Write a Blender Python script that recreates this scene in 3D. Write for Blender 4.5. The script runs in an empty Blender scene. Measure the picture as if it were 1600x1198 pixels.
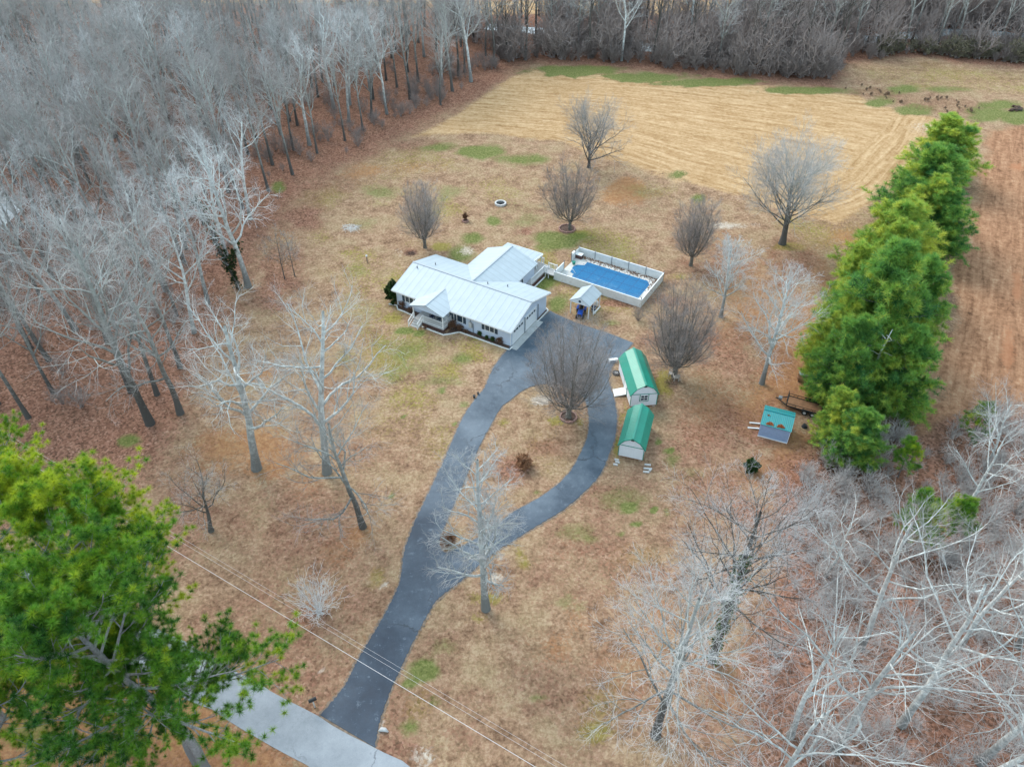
import bpy, math, random
import numpy as np
from mathutils import Vector, Matrix

R = math.radians
scene = bpy.context.scene
COL = scene.collection

# ------------------------------------------------------------------ camera, sky, sun, exposure
CAM_H, CAM_TILT, CAM_F = 57.0, R(41), 1200.0          # height above lawn, degrees below the horizon, focal length in photo pixels
cam_data = bpy.data.cameras.new("camera")
cam_data.sensor_fit = 'HORIZONTAL'
cam_data.sensor_width = 36.0
cam_data.lens = CAM_F / 1600.0 * 36.0
cam_data.clip_start, cam_data.clip_end = 0.5, 6000
cam = bpy.data.objects.new("camera", cam_data)
cam.location = (0, 0, CAM_H)
cam.rotation_euler = (R(90) - CAM_TILT, 0, 0)
COL.objects.link(cam)
scene.camera = cam

SUN_ELEV, SUN_AZ = R(42), R(-38)                       # azimuth measured from +Y towards +X: behind the wood on the left
world = bpy.data.worlds.new("World")
scene.world = world
world.use_nodes = True
wn = world.node_tree
wn.nodes.clear()
w_out = wn.nodes.new('ShaderNodeOutputWorld')
w_bg = wn.nodes.new('ShaderNodeBackground')
w_sky = wn.nodes.new('ShaderNodeTexSky')
w_sky.sky_type = 'NISHITA'
w_sky.sun_disc = False
w_sky.sun_elevation = SUN_ELEV
w_sky.sun_rotation = SUN_AZ
w_sky.altitude = 200
w_sky.air_density = 1.0
w_sky.dust_density = 2.5
w_sky.ozone_density = 0.35
w_bg.inputs['Strength'].default_value = 0.15
w_cloud = wn.nodes.new('ShaderNodeMix')              # thin bright overcast over the clear-sky gradient
w_cloud.data_type = 'RGBA'
w_cloud.inputs['Factor'].default_value = 0.6
w_cloud.inputs['B'].default_value = (4.3, 5.5, 5.9, 1)
wn.links.new(w_sky.outputs[0], w_cloud.inputs['A'])
wn.links.new(w_cloud.outputs['Result'], w_bg.inputs['Color'])
wn.links.new(w_bg.outputs[0], w_out.inputs['Surface'])

sun_data = bpy.data.lights.new("sun", 'SUN')
sun_data.energy = 1.25
sun_data.angle = R(32)
sun_data.color = (1.0, 0.95, 0.88)
sun = bpy.data.objects.new("sun", sun_data)
sd = Vector((math.sin(SUN_AZ) * math.cos(SUN_ELEV), math.cos(SUN_AZ) * math.cos(SUN_ELEV), math.sin(SUN_ELEV)))
sun.rotation_euler = sd.to_track_quat('Z', 'Y').to_euler()
sun.location = (0, 0, 120)
COL.objects.link(sun)

scene.view_settings.view_transform = 'Standard'
scene.view_settings.look = 'None'
scene.view_settings.gamma = 1.0
scene.view_settings.exposure = 1.12
scene.view_settings.use_curve_mapping = False

# ------------------------------------------------------------------ measuring helpers (survey of the photograph on the ground)
_c, _s = math.cos(CAM_TILT), math.sin(CAM_TILT)


def P(u, v, z=0.0):
    """World point at height z seen at photo pixel (u, v)."""
    a, b = (u - 800) / CAM_F, (599 - v) / CAM_F
    d = Vector((a, _c + b * _s, -_s + b * _c))
    t = (z - CAM_H) / d.z
    return Vector((d.x * t, d.y * t, z))


def proj(x, y, z=0.0):
    zz = z - CAM_H
    dep = y * _c - zz * _s
    up = y * _s + zz * _c
    return 800 + CAM_F * x / dep, 599 - CAM_F * up / dep


def height_at(base, vt):
    lo, hi = 0.0, 56.0
    for _ in range(50):
        m = (lo + hi) / 2
        if proj(base.x, base.y, m)[1] > vt:
            lo = m
        else:
            hi = m
    return lo


# ------------------------------------------------------------------ object helpers
def tag(o, label=None, cat=None, group=None, kind=None):
    if label: o['label'] = label
    if cat: o['category'] = cat
    if group: o['group'] = group
    if kind: o['kind'] = kind
    return o


def thing(name, label, cat, loc=(0, 0, 0), rz=0.0, group=None):
    o = bpy.data.objects.new(name, None)
    o.empty_display_size = 0.3
    COL.objects.link(o)
    o.location = loc
    o.rotation_euler = (0, 0, rz)
    return tag(o, label, cat, group)


def copy_thing(root, loc, rz=0.0, scale=(1, 1, 1), label=None, group=None):
    r = root.copy()
    COL.objects.link(r)
    r.location, r.rotation_euler, r.scale = loc, (0, 0, rz), scale
    if label: r['label'] = label
    if group: r['group'] = group
    for ch in root.children:
        c = ch.copy()
        COL.objects.link(c)
        c.parent = r
        for g in ch.children:
            d = g.copy()
            COL.objects.link(d)
            d.parent = c
    return r


def np_mesh(name, V, faces, mats, midx=None, attrs=None, smooth=False):
    """faces: list of int arrays (n,3) / (n,4); midx: list of material numbers (one per array)."""
    me = bpy.data.meshes.new(name)
    V = np.asarray(V, dtype=np.float32)
    me.vertices.add(len(V))
    me.vertices.foreach_set('co', V.ravel())
    nl = sum(f.size for f in faces)
    nf = sum(len(f) for f in faces)
    me.loops.add(nl)
    me.polygons.add(nf)
    me.loops.foreach_set('vertex_index', np.concatenate([f.ravel() for f in faces]).astype(np.int32))
    tot = np.concatenate([np.full(len(f), f.shape[1], np.int32) for f in faces])
    start = np.concatenate([[0], np.cumsum(tot)[:-1]]).astype(np.int32)
    me.polygons.foreach_set('loop_start', start)
    try:
        me.polygons.foreach_set('loop_total', tot)
    except Exception:
        pass
    if midx is not None:
        me.polygons.foreach_set('material_index', np.concatenate([np.full(len(f), m, np.int32) for f, m in zip(faces, midx)]))
    if smooth:
        me.polygons.foreach_set('use_smooth', np.ones(nf, dtype=bool))
    for m in mats:
        me.materials.append(m)
    if attrs:
        for k, (typ, arr) in attrs.items():
            a = me.attributes.new(k, typ, 'POINT')
            if typ == 'FLOAT':
                a.data.foreach_set('value', np.asarray(arr, np.float32).ravel())
            else:
                a.data.foreach_set('color', np.asarray(arr, np.float32).ravel())
    me.update(calc_edges=True)
    return me


def link(name, me, parent=None):
    o = bpy.data.objects.new(name, me)
    COL.objects.link(o)
    if parent is not None:
        o.parent = parent
    return o


class MB:
    """Collects boxes, prisms, tubes into one mesh object."""

    def __init__(self):
        self.v, self.f = [], []

    def poly(self, pts, faces):
        b = len(self.v)
        self.v += [tuple(p) for p in pts]
        self.f += [tuple(b + i for i in f) for f in faces]
        return self

    def box(self, x0, x1, y0, y1, z0, z1):
        p = [(x0, y0, z0), (x1, y0, z0), (x1, y1, z0), (x0, y1, z0), (x0, y0, z1), (x1, y0, z1), (x1, y1, z1), (x0, y1, z1)]
        return self.poly(p, [(0, 3, 2, 1), (4, 5, 6, 7), (0, 1, 5, 4), (1, 2, 6, 5), (2, 3, 7, 6), (3, 0, 4, 7)])

    def bar(self, a, b, w, h):
        """box from a to b, w wide (level), h tall"""
        a, b = Vector(a), Vector(b)
        d = (b - a).normalized()
        s = d.cross(Vector((0, 0, 1)))
        if s.length < 1e-4: s = Vector((1, 0, 0))
        s.normalize()
        u = s.cross(d).normalized()
        p = []
        for q in (a, b):
            for i, j in ((-1, -1), (1, -1), (1, 1), (-1, 1)):
                p.append(q + s * i * w / 2 + u * j * h / 2)
        return self.poly(p, [(0, 1, 2, 3), (7, 6, 5, 4), (0, 4, 5, 1), (1, 5, 6, 2), (2, 6, 7, 3), (3, 7, 4, 0)])

    def prism(self, outline, z0, z1):
        n = len(outline)
        p = [(x, y, z0) for x, y in outline] + [(x, y, z1) for x, y in outline]
        f = [tuple(range(n))[::-1], tuple(range(n, 2 * n))]
        f += [(i, (i + 1) % n, n + (i + 1) % n, n + i) for i in range(n)]
        return self.poly(p, f)

    def slab(self, pts, t):
        """thick sheet: polygon in space pushed down by t"""
        n = len(pts)
        p = [tuple(q) for q in pts] + [(q[0], q[1], q[2] - t) for q in pts]
        f = [tuple(range(n)), tuple(range(n, 2 * n))[::-1]]
        f += [((i + 1) % n, i, n + i, n + (i + 1) % n) for i in range(n)]
        return self.poly(p, f)

    def tube(self, pts, rad, n=8, cap=True):
        pts = [Vector(p) for p in pts]
        if not hasattr(rad, '__len__'): rad = [rad] * len(pts)
        b = len(self.v)
        for i, p in enumerate(pts):
            t = (pts[min(i + 1, len(pts) - 1)] - pts[max(i - 1, 0)]).normalized()
            ref = Vector((0, 0, 1)) if abs(t.z) < 0.9 else Vector((1, 0, 0))
            s = t.cross(ref).normalized()
            u = s.cross(t)
            for k in range(n):
                a = 2 * math.pi * k / n
                self.v.append(tuple(p + (s * math.cos(a) + u * math.sin(a)) * rad[i]))
        for i in range(len(pts) - 1):
            for k in range(n):
                self.f.append((b + i * n + k, b + i * n + (k + 1) % n, b + (i + 1) * n + (k + 1) % n, b + (i + 1) * n + k))
        if cap:
            self.f.append(tuple(b + k for k in range(n))[::-1])
            self.f.append(tuple(b + (len(pts) - 1) * n + k for k in range(n)))
        return self

    def disc(self, c, axis, r, w, n=20):
        c, axis = Vector(c), Vector(axis).normalized()
        return self.tube([c - axis * w / 2, c + axis * w / 2], r, n)

    def ring(self, c, r, rr, h, n=28):
        """ring wall lying on the ground: outer radius r+rr, inner r-rr"""
        cx, cy, cz = c
        p = []
        for k in range(n):
            a = 2 * math.pi * k / n
            for q, z in ((r - rr, cz), (r + rr, cz), (r + rr, cz + h), (r - rr, cz + h)):
                p.append((cx + q * math.cos(a), cy + q * math.sin(a), z))
        f = []
        for k in range(n):
            i, j = 4 * k, 4 * ((k + 1) % n)
            for e in range(4):
                g = (e + 1) % 4
                f.append((i + e, j + e, j + g, i + g))
        return self.poly(p, f)

    def build(self, name, mat, parent=None, bevel=0.0, smooth=False):
        me = bpy.data.meshes.new(name)
        me.from_pydata(self.v, [], self.f)
        me.materials.append(mat)
        if smooth:
            me.polygons.foreach_set('use_smooth', [True] * len(me.polygons))
        me.update()
        o = link(name, me, parent)
        if bevel > 0:
            m = o.modifiers.new('bevel', 'BEVEL')
            m.width, m.segments, m.limit_method = bevel, 2, 'ANGLE'
        return o


# ------------------------------------------------------------------ materials
def new_mat(name):
    m = bpy.data.materials.new(name)
    m.use_nodes = True
    nt = m.node_tree
    return m, nt, nt.nodes['Principled BSDF']


def N(nt, typ, **kw):
    n = nt.nodes.new(typ)
    for k, v in kw.items():
        setattr(n, k, v)
    return n


def ramp(nt, fac, stops, interp='LINEAR'):
    r = N(nt, 'ShaderNodeValToRGB')
    r.color_ramp.interpolation = interp
    el = r.color_ramp.elements
    while len(el) < len(stops): el.new(0.5)
    for e, (p, c) in zip(el, stops):
        e.position = p
        e.color = (*c, 1) if len(c) == 3 else c
    nt.links.new(fac, r.inputs[0])
    return r.outputs[0]


def noise(nt, vec, scale, detail=4, rough=0.6, dist=0.0):
    n = N(nt, 'ShaderNodeTexNoise')
    n.inputs['Scale'].default_value = scale
    n.inputs['Detail'].default_value = detail
    n.inputs['Roughness'].default_value = rough
    n.inputs['Distortion'].default_value = dist
    if vec is not None: nt.links.new(vec, n.inputs['Vector'])
    return n


def mth(nt, op, a, b=None, clamp=False):
    n = N(nt, 'ShaderNodeMath', operation=op)
    n.use_clamp = clamp
    for i, q in enumerate((a, b)):
        if q is None: continue
        if isinstance(q, (int, float)): n.inputs[i].default_value = q
        else: nt.links.new(q, n.inputs[i])
    return n.outputs[0]


def mix(nt, fac, a, b, blend='MIX'):
    n = N(nt, 'ShaderNodeMix', data_type='RGBA', blend_type=blend)
    for sock, q in ((n.inputs['Factor'], fac), (n.inputs['A'], a), (n.inputs['B'], b)):
        if isinstance(q, (int, float)):
            sock.default_value = q
        elif isinstance(q, tuple):
            sock.default_value = (*q, 1)
        else:
            nt.links.new(q, sock)
    return n.outputs['Result']


def plain(name, col, rough=0.6, var=0.12, scale=3.0, metallic=0.0, spec=0.5, bump=0.0, dirt=None):
    """paint, wood, plastic...: base colour with mottling"""
    m, nt, b = new_mat(name)
    tc = N(nt, 'ShaderNodeTexCoord')
    n1 = noise(nt, tc.outputs['Object'], scale, 5, 0.65)
    lo = tuple(max(0, c * (1 - var * 1.5)) for c in col)
    hi = tuple(min(1, c * (1 + var)) for c in col)
    c = ramp(nt, n1.outputs[0], [(0.3, lo), (0.7, hi)])
    if dirt:
        n2 = noise(nt, tc.outputs['Object'], 1.3, 6, 0.7)
        f = ramp(nt, n2.outputs[0], [(0.52, (0, 0, 0)), (0.72, (1, 1, 1))])
        c = mix(nt, mth(nt, 'MULTIPLY', f, 0.6), c, dirt)
    nt.links.new(c, b.inputs['Base Color'])
    b.inputs['Roughness'].default_value = rough
    b.inputs['Metallic'].default_value = metallic
    b.inputs['Specular IOR Level'].default_value = spec
    if bump:
        bp = N(nt, 'ShaderNodeBump')
        bp.inputs['Strength'].default_value = bump
        nt.links.new(noise(nt, tc.outputs['Object'], scale * 6, 3).outputs[0], bp.inputs['Height'])
        nt.links.new(bp.outputs[0], b.inputs['Normal'])
    return m


def striped(name, col, axis, pitch, rough=0.4, depth=0.4, var=0.1, spec=0.5, dirt=None, metallic=0.0, sharp=0.85, line=0.8):
    """ribbed sheet metal, lap siding or planks: ribs every pitch metres along a local axis"""
    m, nt, b = new_mat(name)
    tc = N(nt, 'ShaderNodeTexCoord')
    sp = N(nt, 'ShaderNodeSeparateXYZ')
    nt.links.new(tc.outputs['Object'], sp.inputs[0])
    x = sp.outputs['XYZ'.index(axis)]
    ph = mth(nt, 'FRACT', mth(nt, 'DIVIDE', x, pitch))
    tri = mth(nt, 'ABSOLUTE', mth(nt, 'SUBTRACT', mth(nt, 'MULTIPLY', ph, 2.0), 1.0))
    rib = mth(nt, 'SMOOTH_MIN', mth(nt, 'MAXIMUM', mth(nt, 'DIVIDE', mth(nt, 'SUBTRACT', tri, sharp), 1 - sharp), 0.0), 1.0)
    n1 = noise(nt, tc.outputs['Object'], 0.9, 5, 0.6)
    n2 = noise(nt, tc.outputs['Object'], 7.0, 4, 0.6)
    lo = tuple(c * (1 - var * 1.6) for c in col)
    hi = tuple(min(1, c * (1 + var)) for c in col)
    c = ramp(nt, mth(nt, 'ADD', mth(nt, 'MULTIPLY', n1.outputs[0], 0.7), mth(nt, 'MULTIPLY', n2.outputs[0], 0.3)), [(0.35, lo), (0.65, hi)])
    c = mix(nt, rib, c, tuple(q * line for q in col))
    if dirt:
        f = ramp(nt, n1.outputs[0], [(0.5, (0, 0, 0)), (0.75, (1, 1, 1))])
        c = mix(nt, mth(nt, 'MULTIPLY', f, 0.5), c, dirt)
    nt.links.new(c, b.inputs['Base Color'])
    b.inputs['Roughness'].default_value = rough
    b.inputs['Specular IOR Level'].default_value = spec
    b.inputs['Metallic'].default_value = metallic
    bp = N(nt, 'ShaderNodeBump')
    bp.inputs['Strength'].default_value = depth
    bp.inputs['Distance'].default_value = 0.03
    nt.links.new(rib, bp.inputs['Height'])
    nt.links.new(bp.outputs[0], b.inputs['Normal'])
    return m


def bark_mat(name, lo, hi, blotch=None, scale=2.0, dark_foot=None, foot_h=6.0):
    m, nt, b = new_mat(name)
    tc = N(nt, 'ShaderNodeTexCoord')
    n1 = noise(nt, tc.outputs['Object'], scale, 5, 0.7)
    c = ramp(nt, n1.outputs[0], [(0.3, lo), (0.7, hi)])
    if blotch:
        n2 = noise(nt, tc.outputs['Object'], scale * 0.7, 3, 0.5)
        f = ramp(nt, n2.outputs[0], [(0.5, (0, 0, 0)), (0.6, (1, 1, 1))])
        c = mix(nt, f, c, blotch)
    if dark_foot:      # darker colour on the lower trunk, paler bark higher up
        sp = N(nt, 'ShaderNodeSeparateXYZ')
        nt.links.new(tc.outputs['Object'], sp.inputs[0])
        k = mth(nt, 'DIVIDE', mth(nt, 'ADD', sp.outputs[2], mth(nt, 'MULTIPLY', n1.outputs[0], foot_h)), foot_h * 1.7)
        f = ramp(nt, k, [(0.45, (1, 1, 1)), (0.9, (0, 0, 0))])
        c = mix(nt, f, c, dark_foot)
    oi = N(nt, 'ShaderNodeObjectInfo')
    v = mth(nt, 'ADD', mth(nt, 'MULTIPLY', oi.outputs['Random'], 0.4), 0.8)
    c = mix(nt, 1.0, c, v, 'MULTIPLY')
    nt.links.new(c, b.inputs['Base Color'])
    b.inputs['Roughness'].default_value = 0.85
    b.inputs['Specular IOR Level'].default_value = 0.2
    return m


def leaf_mat(name, dark, mid, light, transl=0.25):
    m, nt, b = new_mat(name)
    at = N(nt, 'ShaderNodeAttribute', attribute_name='tint')
    c = ramp(nt, at.outputs['Fac'], [(0.0, dark), (0.5, mid), (1.0, light)])
    nt.links.new(c, b.inputs['Base Color'])
    b.inputs['Roughness'].default_value = 0.55
    b.inputs['Specular IOR Level'].default_value = 0.3
    t = N(nt, 'ShaderNodeBsdfTranslucent')
    nt.links.new(c, t.inputs['Color'])
    ms = N(nt, 'ShaderNodeMixShader')
    ms.inputs[0].default_value = transl
    nt.links.new(b.outputs[0], ms.inputs[1])
    nt.links.new(t.outputs[0], ms.inputs[2])
    nt.links.new(ms.outputs[0], nt.nodes['Material Output'].inputs['Surface'])
    return m


M = {}
M['roof'] = striped('white_metal_roofing', (0.38, 0.45, 0.505), 'X', 0.9, 0.5, 0.6, 0.05, 0.45, sharp=0.85, line=0.78, dirt=(.38, .42, .44))
M['wing_roof'] = striped('white_metal_roofing_wing', (0.40, 0.465, 0.515), 'Y', 0.9, 0.5, 0.6, 0.05, 0.45, sharp=0.85, line=0.78)
M['ridge'] = plain('ridge_metal', (0.36, 0.4, 0.45), 0.4, 0.05)
M['siding'] = striped('vinyl_siding', (0.58, 0.66, 0.8), 'Z', 0.18, 0.55, 0.6, 0.04, 0.4, sharp=0.8, line=0.82)
M['white'] = plain('white_paint', (0.78, 0.8, 0.82), 0.5, 0.04)
M['white_dirty'] = plain('weathered_white_paint', (0.72, 0.74, 0.74), 0.6, 0.08, 1.5, dirt=(0.5, 0.5, 0.45))
M['garage_door'] = striped('garage_door_panels', (0.78, 0.8, 0.83), 'Z', 0.53, 0.5, 0.6, 0.03, sharp=0.93, line=0.75)
M['glass'] = plain('window_glass', (0.035, 0.06, 0.09), 0.08, 0.2, 1.0, spec=0.8)
M['shutter'] = plain('dark_blue_shutter', (0.03, 0.055, 0.085), 0.55, 0.1)
M['deck'] = striped('grey_deck_boards', (0.45, 0.45, 0.45), 'X', 0.14, 0.75, 0.3, 0.12, 0.3, sharp=0.85, line=0.6)
M['brownskirt'] = plain('red_brown_skirt', (0.10, 0.045, 0.04), 0.7, 0.15)
M['concrete'] = plain('concrete', (0.42, 0.44, 0.45), 0.85, 0.12, 1.2, bump=0.15, dirt=(0.3, 0.3, 0.28))
M['concrete_pale'] = plain('pale_pool_concrete', (0.55, 0.55, 0.53), 0.85, 0.15, 1.0, bump=0.15, dirt=(0.36, 0.33, 0.3))
M['mulch'] = plain('bark_mulch', (0.10, 0.06, 0.045), 0.95, 0.45, 6.0, bump=0.8)
M['brick'] = plain('brick_edging', (0.34, 0.2, 0.17), 0.85, 0.35, 7.0, bump=0.4)
M['greyblock'] = plain('grey_block', (0.5, 0.5, 0.5), 0.85, 0.15, 4.0)
M['steel'] = plain('dull_steel', (0.22, 0.24, 0.26), 0.5, 0.15, 4, metallic=0.4)
M['black'] = plain('black_paint', (0.015, 0.016, 0.018), 0.5, 0.2)
M['rubber'] = plain('rubber', (0.02, 0.02, 0.02), 0.85, 0.2)
M['tractor_blue'] = plain('blue_paint', (0.01, 0.07, 0.38), 0.35, 0.1)
M['navy'] = plain('navy_plastic', (0.015, 0.03, 0.09), 0.5, 0.1)
M['timber'] = striped('weathered_boards', (0.30, 0.16, 0.09), 'Y', 0.15, 0.85, 0.3, 0.2, 0.2, sharp=0.85, line=0.5)
M['greywood'] = plain('grey_timber', (0.46, 0.43, 0.4), 0.85, 0.2, 5)
M['green_roof'] = striped('green_metal_roofing', (0.006, 0.27, 0.19), 'Y', 0.23, 0.42, 0.7, 0.08, 0.9, sharp=0.7, line=0.75)
M['green_trim'] = plain('green_trim', (0.01, 0.22, 0.16), 0.5, 0.1)
M['teal_roof'] = striped('teal_metal_roofing', (0.004, 0.26, 0.28), 'X', 0.18, 0.42, 0.8, 0.08, 0.7, sharp=0.6, line=0.7)
M['shed_wall'] = striped('white_shed_panels', (0.68, 0.71, 0.76), 'X', 0.3, 0.6, 0.3, 0.04, 0.4, sharp=0.93, line=0.85)
M['shed_side'] = striped('white_shed_side_panels', (0.68, 0.71, 0.76), 'Y', 0.3, 0.6, 0.3, 0.04, 0.4, sharp=0.93, line=0.85)
M['grey_wall'] = plain('blue_grey_panel', (0.27, 0.37, 0.56), 0.6, 0.06)
M['leaves'] = plain('fallen_leaves', (0.4, 0.13, 0.05), 0.9, 0.4, 12)
M['galv'] = plain('galvanised_wire', (0.62, 0.62, 0.64), 0.5, 0.05)
M['charcoal'] = plain('charcoal', (0.04, 0.045, 0.05), 0.95, 0.4, 8)
M['tarp'] = plain('grey_tarp', (0.28, 0.33, 0.36), 0.6, 0.15, 3)

M['bark_grey'] = bark_mat('grey_bark', (0.26, 0.265, 0.25), (0.48, 0.505, 0.485), None, 2.5, (0.1, 0.095, 0.09), 11.0)
M['bark_pale'] = bark_mat('pale_bark', (0.32, 0.335, 0.33), (0.6, 0.635, 0.63), (0.66, 0.7, 0.69), 3.0, (0.2, 0.205, 0.2), 5.0)
M['bark_dark'] = bark_mat('dark_bark', (0.07, 0.065, 0.06), (0.15, 0.14, 0.125), None, 3.0)
M['bark_pear'] = bark_mat('pear_bark', (0.09, 0.085, 0.075), (0.2, 0.19, 0.165), None, 3.0)
M['bark_pine'] = bark_mat('pine_bark', (0.2, 0.19, 0.19), (0.45, 0.45, 0.46), None, 3.0, (0.2, 0.19, 0.19), 10)
M['twig_grey'] = bark_mat('grey_twigs', (0.28, 0.265, 0.26), (0.47, 0.455, 0.45), None, 0.6)
M['twig_pale'] = bark_mat('pale_twigs', (0.46, 0.46, 0.47), (0.62, 0.63, 0.64), None, 0.6)
M['twig_mauve'] = bark_mat('mauve_grey_twigs', (0.36, 0.34, 0.335), (0.52, 0.505, 0.495), None, 0.6)
M['twig_pear'] = bark_mat('brown_twigs', (0.26, 0.225, 0.215), (0.42, 0.38, 0.365), None, 0.6)
M['twig_dark'] = bark_mat('dark_twigs', (0.21, 0.175, 0.165), (0.36, 0.315, 0.3), None, 0.6)
M['needle_pine'] = leaf_mat('loblolly_needles', (0.02, 0.1, 0.018), (0.125, 0.3, 0.022), (0.48, 0.55, 0.03), .28)
M['needle_ever'] = leaf_mat('evergreen_needles', (0.04, 0.17, 0.06), (0.2, 0.41, 0.08), (0.58, 0.62, 0.1), .42)
M['leaf_shrub'] = leaf_mat('shrub_leaves', (0.02, 0.05, 0.015), (0.06, 0.12, 0.03), (0.13, 0.2, 0.04))
M['leaf_brown'] = leaf_mat('dead_leaves', (0.12, 0.06, 0.035), (0.26, 0.13, 0.07), (0.42, 0.24, 0.14))
M['leaf_roof'] = leaf_mat('orange_leaves', (0.3, 0.09, 0.03), (0.55, 0.19, 0.07), (0.7, 0.3, 0.13))
M['cane'] = leaf_mat('dull_cane_leaves', (0.13, 0.13, 0.08), (0.24, 0.225, 0.15), (0.36, 0.32, 0.22))
M['leaf_dry'] = leaf_mat('dry_weed_leaves', (0.2, 0.13, 0.085), (0.36, 0.25, 0.165), (0.52, 0.38, 0.27))
M['ivy'] = leaf_mat('ivy_leaves', (0.012, 0.03, 0.01), (0.03, 0.06, 0.015), (0.07, 0.12, 0.03))

# ------------------------------------------------------------------ ground: one sheet, cover types as vertex weights
def vnoise(x, y, scale, seed, octaves=3):
    rg = np.random.RandomState(seed)
    tot, amp, s = 0, 1.0, 0
    for o in range(octaves):
        g = rg.rand(256, 256)
        fx, fy = x / scale * 2 ** o + 50, y / scale * 2 ** o + 50
        ix, iy = np.floor(fx).astype(int), np.floor(fy).astype(int)
        tx, ty = fx - ix, fy - iy
        tx, ty = tx * tx * (3 - 2 * tx), ty * ty * (3 - 2 * ty)
        a, b = g[ix % 256, iy % 256], g[(ix + 1) % 256, iy % 256]
        c_, d = g[ix % 256, (iy + 1) % 256], g[(ix + 1) % 256, (iy + 1) % 256]
        tot = tot + amp * ((a * (1 - tx) + b * tx) * (1 - ty) + (c_ * (1 - tx) + d * tx) * ty)
        s += amp
        amp *= 0.5
    return tot / s


def inside(x, y, poly):
    r = np.zeros(x.shape, bool)
    n = len(poly)
    for i in range(n):
        x1, y1 = poly[i]
        x2, y2 = poly[(i + 1) % n]
        if y1 == y2: continue
        cnd = (y1 > y) != (y2 > y)
        xi = (x2 - x1) * (y - y1) / (y2 - y1) + x1
        r ^= cnd & (x < xi)
    return r


def dist_line(x, y, pts, closed=False):
    best = np.full(x.shape, 1e9)
    n = len(pts)
    for i in range(n if closed else n - 1):
        ax, ay = pts[i]
        bx, by = pts[(i + 1) % n]
        dx, dy = bx - ax, by - ay
        t = np.clip(((x - ax) * dx + (y - ay) * dy) / (dx * dx + dy * dy + 1e-9), 0, 1)
        best = np.minimum(best, np.hypot(x - ax - t * dx, y - ay - t * dy))
    return best


def W(pts, z=0.0):
    return [tuple(P(u, v, z)[:2]) for u, v in pts]


FOREST_PX = [(-900, 900), (-200, 860), (0, 830), (120, 800), (190, 760), (215, 735), (240, 700), (280, 650), (310, 600), (340, 520),
             (375, 450), (405, 390), (440, 330), (480, 285), (520, 262), (600, 225), (680, 190), (740, 150), (800, 112), (830, 98),
             (1000, 108), (1150, 125), (1290, 135), (1335, 102), (1420, 92), (1600, 108), (1900, 120), (1900, 20), (1600, 22),
             (1200, 24), (830, 22), (480, 10), (-300, 5), (-1400, 60)]
STUBBLE_PX = [(650, 212), (700, 188), (745, 158), (800, 121), (830, 106), (1000, 116), (1150, 130), (1290, 141), (1350, 152), (1390, 166), (1475, 188),
              (1455, 222), (1420, 262), (1390, 300), (1350, 325), (1310, 350), (1255, 335), (1150, 302), (1060, 282), (1000, 265), (940, 245), (860, 218), (760, 208)]
BRUSH_PX = [(1535, 205), (1600, 196), (2200, 190), (2400, 640), (1650, 650), (1480, 650), (1430, 680), (1470, 540), (1490, 450), (1505, 350), (1525, 260)]
THICK_PX = [(1235, 720), (1300, 690), (1370, 690), (1440, 655), (1600, 625), (2200, 650), (2600, 1500), (1100, 1600), (1150, 1150), (1185, 1000), (1215, 850), (1225, 770)]
BACKR_PX = [(1335, 104), (1420, 93), (1600, 108), (2200, 120), (2200, 175), (1600, 152), (1500, 146), (1400, 142), (1345, 122)]
DITCH_PX = [(1290, 140), (1345, 124), (1400, 143), (1500, 148), (1545, 160), (1530, 190), (1480, 186), (1390, 162)]
ROADSIDE_PX = [(-300, 1120), (225, 1045), (300, 1095), (350, 1125), (400, 1155), (470, 1205), (520, 1300), (-200, 1400)]

W_FOREST, W_STUB, W_BRUSH, W_THICK = W(FOREST_PX), W(STUBBLE_PX), W(BRUSH_PX), W(THICK_PX)
W_BACKR, W_DITCH, W_ROADSIDE = W(BACKR_PX), W(DITCH_PX), W(ROADSIDE_PX)

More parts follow.
